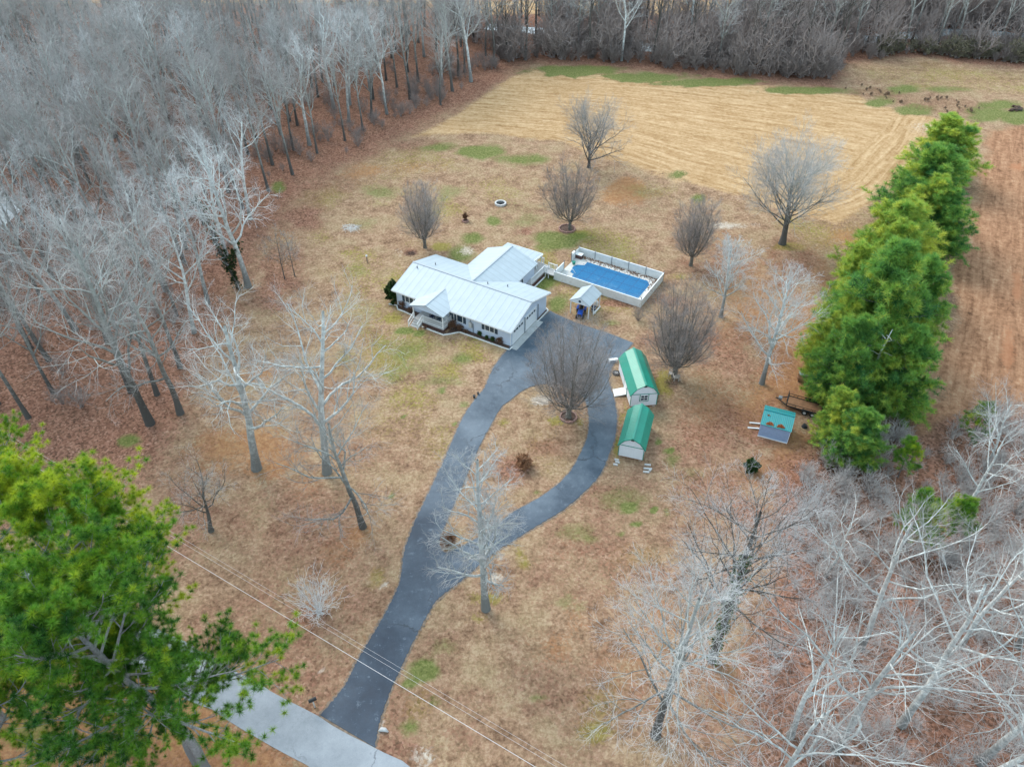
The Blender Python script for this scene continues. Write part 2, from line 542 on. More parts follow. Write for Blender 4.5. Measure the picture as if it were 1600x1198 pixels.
# patches seen on the ground: photo x, y, half width, half height, strength
BLOBS = {
    'green': [(640, 545, 60, 26, .5), (820, 345, 40, 16, .4), (560, 420, 30, 20, .35), (600, 300, 40, 14, .5), (560, 350, 30, 14, .35), (700, 300, 40, 14, .4), (540, 560, 30, 24, .45), (610, 590, 30, 20, .45), (720, 560, 24, 14, .6), (900, 830, 50, 20, .4), (980, 780, 60, 24, .4), (700, 1010, 30, 20, .5), (880, 940, 30, 20, .4), (1000, 300, 40, 14, .4), (750, 238, 45, 12, 1), (690, 231, 40, 8, .6), (810, 250, 60, 12, .8), (872, 376, 55, 16, 1), (850, 385, 30, 10, .6), (855, 440, 24, 22, .9), (870, 475, 20, 22, .8),
              (632, 517, 15, 5, 1.3), (655, 521, 9, 5, 1.2), (720, 397, 25, 15, .7), (737, 372, 20, 10, .7), (770, 345, 14, 8, .9), (650, 575, 60, 15, .4), (690, 595, 40, 14, .5),
              (664, 1048, 26, 18, 1.3), (640, 1068, 15, 12, .9), (680, 1095, 9, 6, 1.4), (642, 1137, 24, 16, .7), (985, 793, 12, 7, 1.3), (1022, 797, 9, 7, 1.4), (1045, 704, 7, 5, 1.5),
              (995, 818, 12, 5, 1.2), (970, 836, 10, 6, .9), (1030, 690, 6, 5, 1), (1042, 800, 6, 6, 1), (1050, 720, 18, 20, .5), (1080, 740, 40, 20, .3), (200, 688, 20, 11, 1.2), (435, 290, 14, 11, 1.1),
              (900, 112, 75, 9, 1.3), (1000, 122, 90, 9, 1.2), (1100, 129, 90, 8, 1.2), (1250, 142, 90, 7, 1), (1375, 160, 30, 9, 1.1), (1430, 172, 40, 9, 1), (1545, 178, 40, 13, 1.2),
              (1590, 182, 35, 14, 1.4), (1410, 140, 40, 8, .8), (1480, 140, 60, 6, .6), (1570, 165, 40, 8, 1), (690, 610, 10, 6, 1), (725, 632, 8, 5, .8), (610, 773, 6, 5, 1), (632, 652, 6, 5, 1),
              (710, 660, 5, 4, .9), (560, 480, 60, 40, .25), (800, 325, 80, 30, .25), (985, 655, 15, 10, .3), (920, 840, 20, 12, .5), (840, 770, 8, 6, .6), (1060, 275, 30, 10, .7), (1090, 310, 14, 8, .7),
              (440, 1010, 14, 10, .7), (470, 985, 14, 9, .6), (955, 505, 25, 8, .5), (905, 950, 30, 20, .3), (840, 1090, 24, 12, .5), (610, 1035, 8, 5, .9), (60, 1150, 60, 40, .5)],
    'moss': [(600, 560, 80, 60, .6), (740, 540, 40, 40, .6), (640, 250, 120, 30, .45), (820, 400, 60, 30, .6), (900, 560, 30, 30, .4), (690, 690, 60, 60, .4), (840, 700, 60, 60, .35), (650, 1100, 40, 50, .5), (620, 460, 40, 50, .6), (560, 420, 60, 50, .5), (700, 580, 40, 30, .6), (640, 620, 60, 30, .5), (860, 440, 40, 40, .6), (790, 300, 90, 30, .4), (690, 330, 60, 30, .5), (1000, 870, 60, 40, .5), (930, 1100, 60, 50, .5), (1235, 386, 28, 8, 1.2), (1065, 432, 25, 10, .7), (905, 368, 20, 12, 1), (688, 386, 18, 8, 1.1), (1037, 595, 20, 28, 1.2), (962, 690, 6, 30, 1.2), (975, 640, 5, 20, .9), (870, 657, 24, 8, 1),
             (906, 660, 8, 9, 1.1), (820, 880, 22, 16, 1), (812, 868, 14, 20, .8), (760, 935, 34, 18, .8), (745, 965, 24, 14, .7), (930, 1140, 34, 24, .8), (590, 905, 20, 25, .7), (520, 945, 30, 15, .4),
             (615, 497, 25, 14, .8), (570, 450, 30, 20, .4), (440, 410, 30, 20, .5), (500, 370, 40, 20, .4), (580, 500, 40, 40, .35), (620, 560, 40, 30, .35), (1180, 610, 40, 20, .4), (660, 380, 60, 10, .3),
             (505, 860, 20, 12, .5), (705, 855, 14, 8, .9), (785, 660, 12, 10, .8), (1020, 440, 30, 15, .5), (640, 300, 60, 20, .3), (1230, 1100, 60, 50, .3), (830, 885, 16, 12, .7), (760, 700, 10, 10, .4)],
    'rust': [(1110, 640, 60, 90, .6), (1190, 740, 50, 70, .7), (1178, 652, 30, 24, 1.5), (1245, 690, 30, 20, 1.2), (1220, 610, 40, 30, .9), (1160, 440, 80, 60, .5), (1235, 530, 80, 150, .75), (1150, 520, 80, 60, .5), (1270, 420, 60, 60, .5), (980, 1020, 120, 120, .35), (880, 860, 120, 40, .3), (560, 1000, 80, 60, .3), (980, 300, 45, 22, 1), (955, 310, 25, 14, .7), (1180, 640, 60, 40, .8), (1240, 720, 60, 60, 1), (1190, 480, 70, 80, .6), (1265, 600, 50, 60, 1), (1320, 370, 50, 30, .6), (1250, 330, 60, 30, .4), (410, 700, 70, 60, .85),
             (330, 700, 50, 45, .8), (1030, 1000, 70, 90, .5), (900, 970, 60, 60, .4), (1150, 1080, 60, 70, .6), (405, 590, 45, 25, .7), (440, 370, 40, 30, .6), (560, 835, 40, 25, .7), (870, 1010, 60, 50, .5), (1215, 1000, 40, 60, .6),
             (520, 860, 60, 40, .5), (480, 760, 50, 40, .5), (640, 260, 80, 20, .4), (560, 265, 60, 25, .6), (1100, 380, 60, 40, .4), (1590, 450, 10, 30, 1), (1575, 550, 12, 50, 1), (1590, 262, 16, 8, 1.2), (1170, 670, 30, 20, .9)],
    'leaf': [(1020, 1100, 90, 70, .5), (700, 1150, 70, 40, .5), (520, 620, 50, 60, .4), (450, 830, 130, 100, .5), (250, 870, 130, 70, .5), (420, 1030, 90, 60, .6), (800, 730, 45, 34, .75), (850, 700, 55, 22, .6), (1130, 690, 130, 90, .65), (950, 860, 160, 45, .45), (1100, 770, 160, 70, .6),
             (870, 1090, 120, 90, .55), (465, 340, 45, 28, 1), (430, 430, 60, 80, .75), (1150, 560, 90, 70, .6), (1120, 420, 90, 60, .5), (1050, 470, 50, 15, .6), (965, 472, 45, 8, 1.1), (822, 362, 16, 8, 1.1),
             (645, 395, 12, 7, 1.2), (500, 290, 60, 25, .7), (620, 225, 80, 14, .7), (430, 1060, 60, 40, .7), (1020, 530, 40, 20, .6), (640, 700, 60, 60, .35), (1180, 800, 60, 60, .8), (1150, 900, 60, 60, .5), (1010, 330, 60, 30, .3),
             (960, 770, 60, 25, .5), (1200, 560, 60, 50, .5), (380, 800, 60, 40, .5), (700, 1000, 60, 100, .4), (740, 1090, 60, 60, .5), (790, 690, 30, 15, .5), (1240, 420, 60, 60, .6), (560, 700, 70, 90, .4), (930, 560, 20, 20, .2), (340, 1000, 70, 60, .6)],
    'dirt': [(508, 1050, 6, 7, 1.6), (533, 1042, 6, 6, 1.5), (592, 1132, 7, 17, 1.2), (598, 914, 6, 5, 1), (850, 625, 22, 9, 1), (912, 650, 4, 12, 1), (775, 902, 14, 10, 1.1), (548, 357, 18, 8, .8), (1140, 352, 50, 6, .7),
             (640, 1055, 3, 8, .8), (590, 750, 8, 5, .5), (500, 650, 40, 20, .2), (1450, 200, 40, 15, .4), (620, 395, 15, 8, .3), (590, 600, 40, 30, .25), (560, 560, 20, 20, .3), (480, 610, 10, 6, .4), (730, 392, 14, 9, .6), (660, 1180, 30, 25, .6), (780, 870, 10, 5, .8)],
    'dark': [(645, 396, 10, 5, 1.3), (1050, 598, 18, 13, 1), (1310, 720, 60, 40, .8), (1370, 690, 60, 40, .9), (1480, 480, 18, 60, .6), (820, 385, 8, 4, .7), (1375, 330, 25, 40, .5), (700, 405, 12, 5, .5)],
}

GX = np.arange(-178, 178.01, 0.56)
GY = np.arange(3, 264.01, 0.56)
gx, gy = np.meshgrid(GX, GY)
nyv, nxv = gx.shape
x, y = gx.ravel(), gy.ravel()
wx = x + (vnoise(x, y, 7, 1) - .5) * 5.0
wy = y + (vnoise(x, y, 7, 2) - .5) * 5.0
dep = y * _c + CAM_H * _s
pu = 800 + CAM_F * x / dep
pv = 599 - CAM_F * (y * _s - CAM_H * _c) / dep
nz1, nz2 = vnoise(x, y, 2.6, 3, 4), vnoise(x, y, 9.0, 4, 4)


def soft(poly, width, X=wx, Y=wy):
    d = dist_line(X, Y, poly, True)
    return np.clip(np.where(inside(X, Y, poly), d, -d) / width * 0.5 + 0.5, 0, 1)


ch = {k: np.zeros(x.shape) for k in ('green', 'moss', 'rust', 'leaf', 'dirt', 'dark', 'stubble', 'brush')}
for k, lst in BLOBS.items():
    for (u0, v0, ru, rv, st) in lst:
        d = np.hypot((pu - u0) / ru, (pv - v0) / rv) + (nz1 - .5) * 1.1
        ch[k] = np.maximum(ch[k], st * np.clip(1.25 - d, 0, 1))
f_for, f_thick = soft(W_FOREST, 5.0), soft(W_THICK, 4.0)
f_stub, f_brush = soft(W_STUB, 2.2, x + (nz1 - .5) * 2, y + (nz1 - .5) * 2), soft(W_BRUSH, 2.0)
f_backr, f_ditch = soft(W_BACKR, 3.0), soft(W_DITCH, 3.0)
f_side = soft(W_ROADSIDE, 2.5)
lawnish = np.clip(1 - f_for - f_thick - f_stub - f_brush - f_ditch, 0, 1)
ch['leaf'] = np.maximum(ch['leaf'], 1.25 * np.maximum(f_for, f_thick))
ch['leaf'] = np.maximum(ch['leaf'], lawnish * (0.2 + 0.38 * np.clip((nz2 - .44) * 4, 0, 1)) * np.clip((pv - 450) / 300, 0.1, 1))
ch['moss'] = np.maximum(ch['moss'], lawnish * 0.5 * np.clip((vnoise(x, y, 12, 8) - .48) * 4, 0, 1) * np.clip((820 - pv) / 250, .25, 1))
ch['rust'] = np.maximum(ch['rust'], f_side * 1.2)
ch['rust'] *= (1 - 0.8 * f_for)
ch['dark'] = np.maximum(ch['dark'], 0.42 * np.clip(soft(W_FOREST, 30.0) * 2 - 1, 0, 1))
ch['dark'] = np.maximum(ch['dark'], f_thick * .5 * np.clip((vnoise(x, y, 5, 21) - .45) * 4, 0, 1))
ch['green'] *= (1 - 0.3 * f_for)
ch['brush'] = np.maximum(f_brush, 0.45 * f_ditch)
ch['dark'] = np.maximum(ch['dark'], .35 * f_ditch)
ch['stubble'] = f_stub * (1 - np.clip(ch['green'], 0, 1))
far = np.clip((25 - pv + (nz1 - .5) * 3) / 4, 0, 1)
far = np.where(pu < 700, np.clip((7 - pv) / 4, 0, 1), far)
ch['stubble'] = np.maximum(ch['stubble'], 0.8 * far)
for k in ('leaf', 'brush', 'dark'): ch[k] = ch[k] * (1 - far)
ch['moss'] = np.maximum(ch['moss'], 0.35 * f_backr)
ch['leaf'] = np.maximum(ch['leaf'] * (1 - .9 * f_backr), 0.35 * f_backr * np.clip((120 - pv) / 20, 0, 1))
front = W([(500, 200), (660, 204), (760, 208), (860, 218), (940, 240), (1000, 262), (1060, 282), (1150, 308), (1255, 345), (1400, 410)])
back = W([(500, 70), (830, 104), (1000, 112), (1150, 124), (1290, 134), (1350, 140), (1600, 150)])
df, db = dist_line(x, y, front), dist_line(x, y, back)
rows = 46 * df / (df + db + 1e-6)
head = dist_line(x, y, W([(1280, 345), (1350, 325), (1395, 300), (1425, 262), (1458, 222), (1480, 185)]))      # rows turn along the right headland
rows = np.where(head < 9 + (nz1 - .5) * 3, head + 100, rows)
along = np.where(head < 9 + (nz1 - .5) * 3, y, x)
a_, b_ = P(1500, 640), P(1545, 270)
nd = Vector((-(b_.y - a_.y), b_.x - a_.x)).normalized()
rows = np.where(np.maximum(f_brush, f_ditch) > 0.5, (x - a_.x) * nd.x + (y - a_.y) * nd.y, rows)
along = np.where(f_brush > 0.5, y, along)


def ground_material():
    m, nt, b = new_mat('ground_cover')
    tc = N(nt, 'ShaderNodeTexCoord')
    o = tc.outputs['Object']
    A = N(nt, 'ShaderNodeAttribute', attribute_name='cover_a')
    B = N(nt, 'ShaderNodeAttribute', attribute_name='cover_b')
    RW = N(nt, 'ShaderNodeAttribute', attribute_name='rows')
    sa, sb = N(nt, 'ShaderNodeSeparateColor'), N(nt, 'ShaderNodeSeparateColor')
    nt.links.new(A.outputs['Color'], sa.inputs[0])
    nt.links.new(B.outputs['Color'], sb.inputs[0])
    leaf, green, rust, moss = sa.outputs[0], sa.outputs[1], sa.outputs[2], A.outputs['Alpha']
    stub, brush, dirt, dark = sb.outputs[0], sb.outputs[1], sb.outputs[2], B.outputs['Alpha']
    n_mid = noise(nt, o, 0.22, 6, 0.65).outputs[0]
    n_m2 = noise(nt, o, 0.75, 6, 0.7).outputs[0]
    n_fine = noise(nt, o, 3.0, 5, 0.75).outputs[0]
    n_fin2 = noise(nt, o, 1.7, 6, 0.8, 0.4).outputs[0]
    vo = N(nt, 'ShaderNodeTexVoronoi')
    vo.inputs['Scale'].default_value = 5.0
    vo.inputs['Randomness'].default_value = 1.0
    nt.links.new(o, vo.inputs['Vector'])
    sv = N(nt, 'ShaderNodeSeparateColor')
    nt.links.new(vo.outputs['Color'], sv.inputs[0])
    rnd, rnd2 = sv.outputs[0], sv.outputs[1]

    def mask(w, hard=3.0, amp=0.9, src=None):
        q = src or mth(nt, 'ADD', mth(nt, 'MULTIPLY', n_fine, 0.55), mth(nt, 'MULTIPLY', rnd2, 0.45))
        t = mth(nt, 'ADD', w, mth(nt, 'MULTIPLY', mth(nt, 'SUBTRACT', q, 0.5), amp))
        return mth(nt, 'MULTIPLY', mth(nt, 'SUBTRACT', t, 0.5 - 0.5 / hard), hard, True)

    mixn = mth(nt, 'ADD', mth(nt, 'MULTIPLY', n_mid, 0.25), mth(nt, 'ADD', mth(nt, 'MULTIPLY', n_fine, 0.35), mth(nt, 'MULTIPLY', n_m2, 0.4)))
    c = ramp(nt, mixn, [(0.39, (.145, .088, .055)), (0.5, (.33, .215, .138)), (0.61, (.5, .365, .25))])
    c = mix(nt, ramp(nt, n_mid, [(0.45, (0, 0, 0)), (0.7, (.55, .55, .55))]), c, ramp(nt, n_fine, [(0.35, (.2, .165, .085)), (0.65, (.36, .3, .165))]))
    c = mix(nt, mth(nt, 'MULTIPLY', mask(moss), 0.8), c, ramp(nt, n_fine, [(0.3, (.15, .14, .03)), (0.7, (.35, .31, .075))]))
    c = mix(nt, mth(nt, 'MULTIPLY', mask(rust), 0.85), c, ramp(nt, n_fin2, [(0.3, (.2, .085, .035)), (0.5, (.37, .19, .09)), (0.7, (.5, .31, .16))]))
    lf = ramp(nt, mth(nt, 'ADD', mth(nt, 'MULTIPLY', rnd, 0.6), mth(nt, 'MULTIPLY', n_m2, 0.4)), [(0.15, (.07, .035, .025)), (0.5, (.235, .115, .078)), (0.75, (.33, .175, .125)), (0.92, (.5, .33, .26))])
    c = mix(nt, mth(nt, 'MULTIPLY', mask(leaf, 1.7, 0.8), .88), c, lf)
    c = mix(nt, mth(nt, 'MULTIPLY', mask(mth(nt, 'MULTIPLY', green, 1.25), 1.8, 1.5, mth(nt, 'ADD', mth(nt, 'MULTIPLY', n_fin2, .6), mth(nt, 'MULTIPLY', n_m2, .4))), .8), c, ramp(nt, n_fine, [(0.3, (.045, .075, .015)), (0.5, (.115, .165, .04)), (0.7, (.24, .27, .1))]))
    # stubble: rows of straw between harvested rows
    AL = N(nt, 'ShaderNodeAttribute', attribute_name='along')
    cv = N(nt, 'ShaderNodeCombineXYZ')
    nt.links.new(mth(nt, 'MULTIPLY', AL.outputs['Fac'], 0.13), cv.inputs[0])
    nt.links.new(mth(nt, 'MULTIPLY', RW.outputs['Fac'], 1.15), cv.inputs[1])
    streak = noise(nt, cv.outputs[0], 1.0, 6, 0.65, 0.5).outputs[0]
    sn = mth(nt, 'ADD', mth(nt, 'MULTIPLY', streak, 0.42), mth(nt, 'ADD', mth(nt, 'MULTIPLY', n_fin2, 0.34), mth(nt, 'MULTIPLY', n_m2, 0.24)))
    sc_ = ramp(nt, sn, [(0.33, (.18, .105, .05)), (0.45, (.37, .235, .115)), (0.56, (.54, .38, .22)), (0.68, (.67, .54, .38))])
    c = mix(nt, mask(stub, 4.0, 0.5), c, sc_)
    bn = mth(nt, 'ADD', mth(nt, 'MULTIPLY', streak, 0.36), mth(nt, 'ADD', mth(nt, 'MULTIPLY', n_fin2, 0.39), mth(nt, 'MULTIPLY', n_m2, 0.25)))
    bc = ramp(nt, bn, [(0.36, (.08, .042, .025)), (0.46, (.265, .14, .08)), (0.55, (.41, .235, .14)), (0.66, (.54, .39, .25))])
    c = mix(nt, mask(brush, 3.0, 0.6), c, bc)
    c = mix(nt, mth(nt, 'MULTIPLY', mth(nt, 'MULTIPLY', mask(rust, 2, 1.2), brush), 0.6), c, (.42, .19, .1))
    c = mix(nt, mask(dirt, 2.5, 0.9), c, ramp(nt, n_fine, [(0.3, (.38, .31, .25)), (0.7, (.62, .56, .48))]))
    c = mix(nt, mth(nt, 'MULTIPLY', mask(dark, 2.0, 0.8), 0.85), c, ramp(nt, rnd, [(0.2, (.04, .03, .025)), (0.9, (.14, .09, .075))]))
    hs = N(nt, 'ShaderNodeHueSaturation')
    hs.inputs['Saturation'].default_value = 1.02
    hs.inputs['Hue'].default_value = 0.498
    hs.inputs['Value'].default_value = 0.93
    nt.links.new(c, hs.inputs['Color'])
    nt.links.new(hs.outputs[0], b.inputs['Base Color'])
    b.inputs['Roughness'].default_value = 0.95
    b.inputs['Specular IOR Level'].default_value = 0.1
    bp = N(nt, 'ShaderNodeBump')
    bp.inputs['Strength'].default_value = 0.7
    bp.inputs['Distance'].default_value = 0.14
    nt.links.new(mth(nt, 'ADD', n_fin2, mth(nt, 'MULTIPLY', rnd, 0.25)), bp.inputs['Height'])
    nt.links.new(bp.outputs[0], b.inputs['Normal'])
    return m


M['ground'] = ground_material()
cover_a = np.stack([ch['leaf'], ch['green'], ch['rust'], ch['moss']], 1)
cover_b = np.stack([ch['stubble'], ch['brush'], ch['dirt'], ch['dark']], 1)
ii = (np.arange(nyv - 1)[:, None] * nxv + np.arange(nxv - 1)[None, :]).ravel()
quads = np.stack([ii, ii + 1, ii + 1 + nxv, ii + nxv], 1)
zone = np.zeros(len(x), int)
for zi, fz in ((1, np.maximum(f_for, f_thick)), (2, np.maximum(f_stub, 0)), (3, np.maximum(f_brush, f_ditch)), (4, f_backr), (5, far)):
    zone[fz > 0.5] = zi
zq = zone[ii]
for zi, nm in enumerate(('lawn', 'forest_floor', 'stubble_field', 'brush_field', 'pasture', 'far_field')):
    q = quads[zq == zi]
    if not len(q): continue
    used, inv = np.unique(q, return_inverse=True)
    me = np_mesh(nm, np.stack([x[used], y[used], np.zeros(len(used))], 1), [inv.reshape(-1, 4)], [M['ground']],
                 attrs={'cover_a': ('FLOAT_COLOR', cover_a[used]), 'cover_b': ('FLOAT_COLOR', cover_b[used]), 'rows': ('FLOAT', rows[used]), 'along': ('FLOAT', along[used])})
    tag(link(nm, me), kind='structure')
big = [(-3000, -1500, -0.08), (3000, -1500, -0.08), (3000, 5000, -0.08), (-3000, 5000, -0.08)]
me = np_mesh('terrain', big, [np.array([[0, 1, 2, 3]])], [M['ground']], attrs={'cover_a': ('FLOAT_COLOR', [(0.9, 0, 0, 0.2)] * 4), 'cover_b': ('FLOAT_COLOR', [(0, 0, 0, 0)] * 4), 'rows': ('FLOAT', [0] * 4)})
tag(link('terrain', me), kind='structure')


# ------------------------------------------------------------------ driveway, road, creek
def smooth_px(pts, n=4):
    """Catmull-Rom through photo pixels (open)"""
    out = []
    q = [pts[0]] + list(pts) + [pts[-1]]
    for i in range(1, len(q) - 2):
        p0, p1, p2, p3 = (np.array(q[i + k], float) for k in (-1, 0, 1, 2))
        for k in range(n):
            t = k / n
            out.append(tuple(0.5 * (2 * p1 + (p2 - p0) * t + (2 * p0 - 5 * p1 + 4 * p2 - p3) * t * t + (3 * p1 - p0 - 3 * p2 + p3) * t ** 3)))
    out.append(pts[-1])
    return out


def asphalt_mat(name, lo, hi, crack, pale, rough=0.55, dark_mouth=False):
    m, nt, b = new_mat(name)
    tc = N(nt, 'ShaderNodeTexCoord')
    o = tc.outputs['Object']
    n1 = noise(nt, o, 0.16, 5, 0.6).outputs[0]
    n2 = noise(nt, o, 1.5, 6, 0.75).outputs[0]
    n3 = noise(nt, o, 14, 3, 0.7).outputs[0]
    c = ramp(nt, mth(nt, 'ADD', mth(nt, 'MULTIPLY', n1, 0.6), mth(nt, 'ADD', mth(nt, 'MULTIPLY', n2, 0.25), mth(nt, 'MULTIPLY', n3, 0.15))), [(0.4, lo), (0.6, hi)])
    vo = N(nt, 'ShaderNodeTexVoronoi', feature='DISTANCE_TO_EDGE')
    vo.inputs['Scale'].default_value = 0.16
    mp = N(nt, 'ShaderNodeVectorMath', operation='ADD')
    nn = noise(nt, o, 0.7, 4, 0.7)
    sc2 = N(nt, 'ShaderNodeVectorMath', operation='SCALE')
    sc2.inputs['Scale'].default_value = 2.0
    nt.links.new(nn.outputs['Color'], sc2.inputs[0])
    nt.links.new(o, mp.inputs[0])
    nt.links.new(sc2.outputs[0], mp.inputs[1])
    nt.links.new(mp.outputs[0], vo.inputs['Vector'])
    ck = ramp(nt, vo.outputs['Distance'], [(0.005, (1, 1, 1)), (0.017, (0, 0, 0))])
    c = mix(nt, mth(nt, 'MULTIPLY', ck, mth(nt, 'MULTIPLY', ramp(nt, n1, [(0.45, (0, 0, 0)), (0.6, (1, 1, 1))]), 0.75)), c, crack)
    if dark_mouth:      # darker towards the mouth of the drive, paler further up
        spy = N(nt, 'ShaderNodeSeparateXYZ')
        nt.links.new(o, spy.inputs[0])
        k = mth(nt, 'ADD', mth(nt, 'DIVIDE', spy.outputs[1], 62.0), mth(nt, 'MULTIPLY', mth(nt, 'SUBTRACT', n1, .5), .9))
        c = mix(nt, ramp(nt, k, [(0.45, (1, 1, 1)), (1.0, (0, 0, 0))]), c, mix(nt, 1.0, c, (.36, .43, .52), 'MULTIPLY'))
    f = ramp(nt, n2, [(0.58, (0, 0, 0)), (0.72, (1, 1, 1))])
    c = mix(nt, mth(nt, 'MULTIPLY', f, 0.6), c, pale)
    nt.links.new(c, b.inputs['Base Color'])
    nt.links.new(ramp(nt, n2, [(0.3, (rough - .08,) * 3), (0.7, (rough + .1,) * 3)]), b.inputs['Roughness'])
    b.inputs['Specular IOR Level'].default_value = 0.3
    bp = N(nt, 'ShaderNodeBump')
    bp.inputs['Strength'].default_value = 0.25
    bp.inputs['Distance'].default_value = 0.02
    nt.links.new(n3, bp.inputs['Height'])
    nt.links.new(bp.outputs[0], b.inputs['Normal'])
    return m


M['asphalt'] = asphalt_mat('sealed_asphalt', (.05, .075, .105), (.125, .16, .2), (.03, .035, .045), (.2, .24, .29), dark_mouth=True)
M['road'] = asphalt_mat('old_chipseal', (.2, .225, .255), (.335, .365, .405), (.12, .13, .15), (.12, .135, .155), 0.8)
M['edge'] = plain('asphalt_edge', (.22, .165, .125), 0.9, 0.35, 3, dirt=(.05, .05, .05))

LEFT = [(500, 1117), (532, 1080), (547, 1055), (562, 1025), (581, 994), (601, 960), (618, 926), (627, 898), (630, 868), (640, 836), (655, 800), (672, 765), (690, 727), (706, 690), (722, 655), (740, 627), (757, 606), (766, 585), (777, 566), (798, 540)]
TOPR = [(860, 486), (866, 490), (900, 505), (950, 521), (989, 536)]
RIGHT = [(989, 536), (974, 553), (957, 572), (951, 588), (953, 602), (960, 626), (964, 652), (961, 682), (950, 715), (934, 746), (907, 774), (875, 800), (837, 823), (800, 846), (768, 866), (727, 902), (700, 923), (682, 938), (667, 962), (655, 985), (637, 1020), (625, 1047), (612, 1073), (600, 1107), (592, 1132), (586, 1167)]
ISLAND = [(687, 852), (690, 835), (700, 810), (715, 775), (732, 736), (747, 702), (762, 673), (782, 638), (799, 624), (812, 613), (830, 604), (853, 600), (880, 603), (903, 612), (915, 628), (920, 650), (920, 670), (916, 688), (907, 708), (892, 735), (872, 756), (842, 778), (800, 801), (775, 822), (747, 840), (712, 858), (695, 863)]


def jag(pts, amp, seed):
    rg = random.Random(seed)
    return [(p[0] + rg.uniform(-amp, amp), p[1] + rg.uniform(-amp, amp)) for p in pts]


def flat_with_hole(name, outer, hole, z, mat):
    cu = bpy.data.curves.new(name, 'CURVE')
    cu.dimensions, cu.fill_mode = '2D', 'BOTH'
    for lp in [outer] + ([hole] if hole else []):
        s = cu.splines.new('POLY')
        s.points.add(len(lp) - 1)
        for q, p in zip(s.points, lp): q.co = (p[0], p[1], 0, 1)
        s.use_cyclic_u = True
    cu.extrude = 0.02
    tmp = bpy.data.objects.new(name, cu)
    COL.objects.link(tmp)
    dg = bpy.context.evaluated_depsgraph_get()
    me = bpy.data.meshes.new_from_object(tmp.evaluated_get(dg))
    bpy.data.objects.remove(tmp)
    me.materials.clear()
    me.materials.append(mat)
    me.name = name
    o = link(name, me)
    o.location.z = z
    return o


d_outer = jag(W(smooth_px(LEFT, 14)), 0.055, 1) + W(TOPR) + jag(W(smooth_px(RIGHT, 14)), 0.055, 2)
d_hole = jag(W(smooth_px(ISLAND + ISLAND[:1], 8)[:-1]), 0.035, 3)
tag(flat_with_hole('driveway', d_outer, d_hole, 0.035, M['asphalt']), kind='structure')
# dark broken shoulder under the asphalt edge
def fat(pts, k):
    cx = sum(p[0] for p in pts) / len(pts); out = []
    n = len(pts)
    for i in range(n):
        a, b = Vector(pts[i - 1]), Vector(pts[(i + 1) % n])
        t = (b - a).normalized() if (b - a).length > 1e-6 else Vector((1, 0))
        out.append((pts[i][0] - t.y * k, pts[i][1] + t.x * k))
    return out
tag(flat_with_hole('driveway_shoulder', jag(fat(d_outer, 0.17), 0.08, 4), jag(fat(d_hole, -0.14), 0.07, 5), 0.0, M['edge']), kind='structure')

ra, rb_ = P(400, 1065), P(585, 1167)
rd = (rb_ - ra).normalized()
rn = Vector((rd.y, -rd.x, 0))
rw_ = abs((P(400, 1152) - ra).dot(rn))
rg = random.Random(8)
upper, lower = [], []
for i in range(-40, 41):
    q = ra + rd * i * 1.5
    bend = 0.0 if i > -5 else -0.012 * (i + 5) ** 2 * 0.5
    upper.append(tuple((q - rn * (rg.uniform(-.12, .12) + bend))[:2]))
    lower.append(tuple((q + rn * (rw_ - bend + rg.uniform(-.16, .16)))[:2]))
tag(flat_with_hole('road', upper + lower[::-1], None, 0.012, M['road']), kind='structure')

mw, nt_, bw = new_mat('creek_water')
bw.inputs['Base Color'].default_value = (.5, .56, .62, 1)
bw.inputs['Roughness'].default_value = 0.12
tcw = N(nt_, 'ShaderNodeTexCoord')
bpw = N(nt_, 'ShaderNodeBump')
bpw.inputs['Strength'].default_value = 0.15
nt_.links.new(noise(nt_, tcw.outputs['Object'], 1.2, 4).outputs[0], bpw.inputs['Height'])
nt_.links.new(bpw.outputs[0], bw.inputs['Normal'])
nt_.links.new(ramp(nt_, noise(nt_, tcw.outputs['Object'], 0.3, 4).outputs[0], [(.35, (.4, .48, .53)), (.65, (.62, .68, .72))]), bw.inputs['Base Color'])
M['water'] = mw
ck_c = smooth_px([(760, 42), (960, 60), (1000, 72), (1060, 82), (1130, 86), (1200, 80), (1260, 76), (1320, 66), (1380, 59), (1430, 55), (1480, 50), (1560, 54), (1640, 60), (1760, 62)], 6)
cw = [P(u, v) for u, v in ck_c]
up_, lo_ = [], []
for i, q in enumerate(cw):
    t = (cw[min(i + 1, len(cw) - 1)] - cw[max(i - 1, 0)]).normalized()
    nrm = Vector((-t.y, t.x, 0))
    hw = 2.3 + rg.uniform(-.6, .6)
    up_.append(tuple((q + nrm * hw)[:2])); lo_.append(tuple((q - nrm * hw)[:2]))
tag(flat_with_hole('creek', up_ + lo_[::-1], None, 0.02, M['water']), kind='structure')

pq = [P(u, v) for u, v in [(-60, 325), (-10, 300), (20, 312), (32, 330), (10, 350), (-50, 360)]]
tag(flat_with_hole('pond', [tuple(q[:2]) for q in pq], None, 0.02, M['water']), kind='structure')

# ------------------------------------------------------------------ growing trees
def unit(a):
    return a / np.maximum(np.linalg.norm(a, axis=-1, keepdims=True), 1e-9)


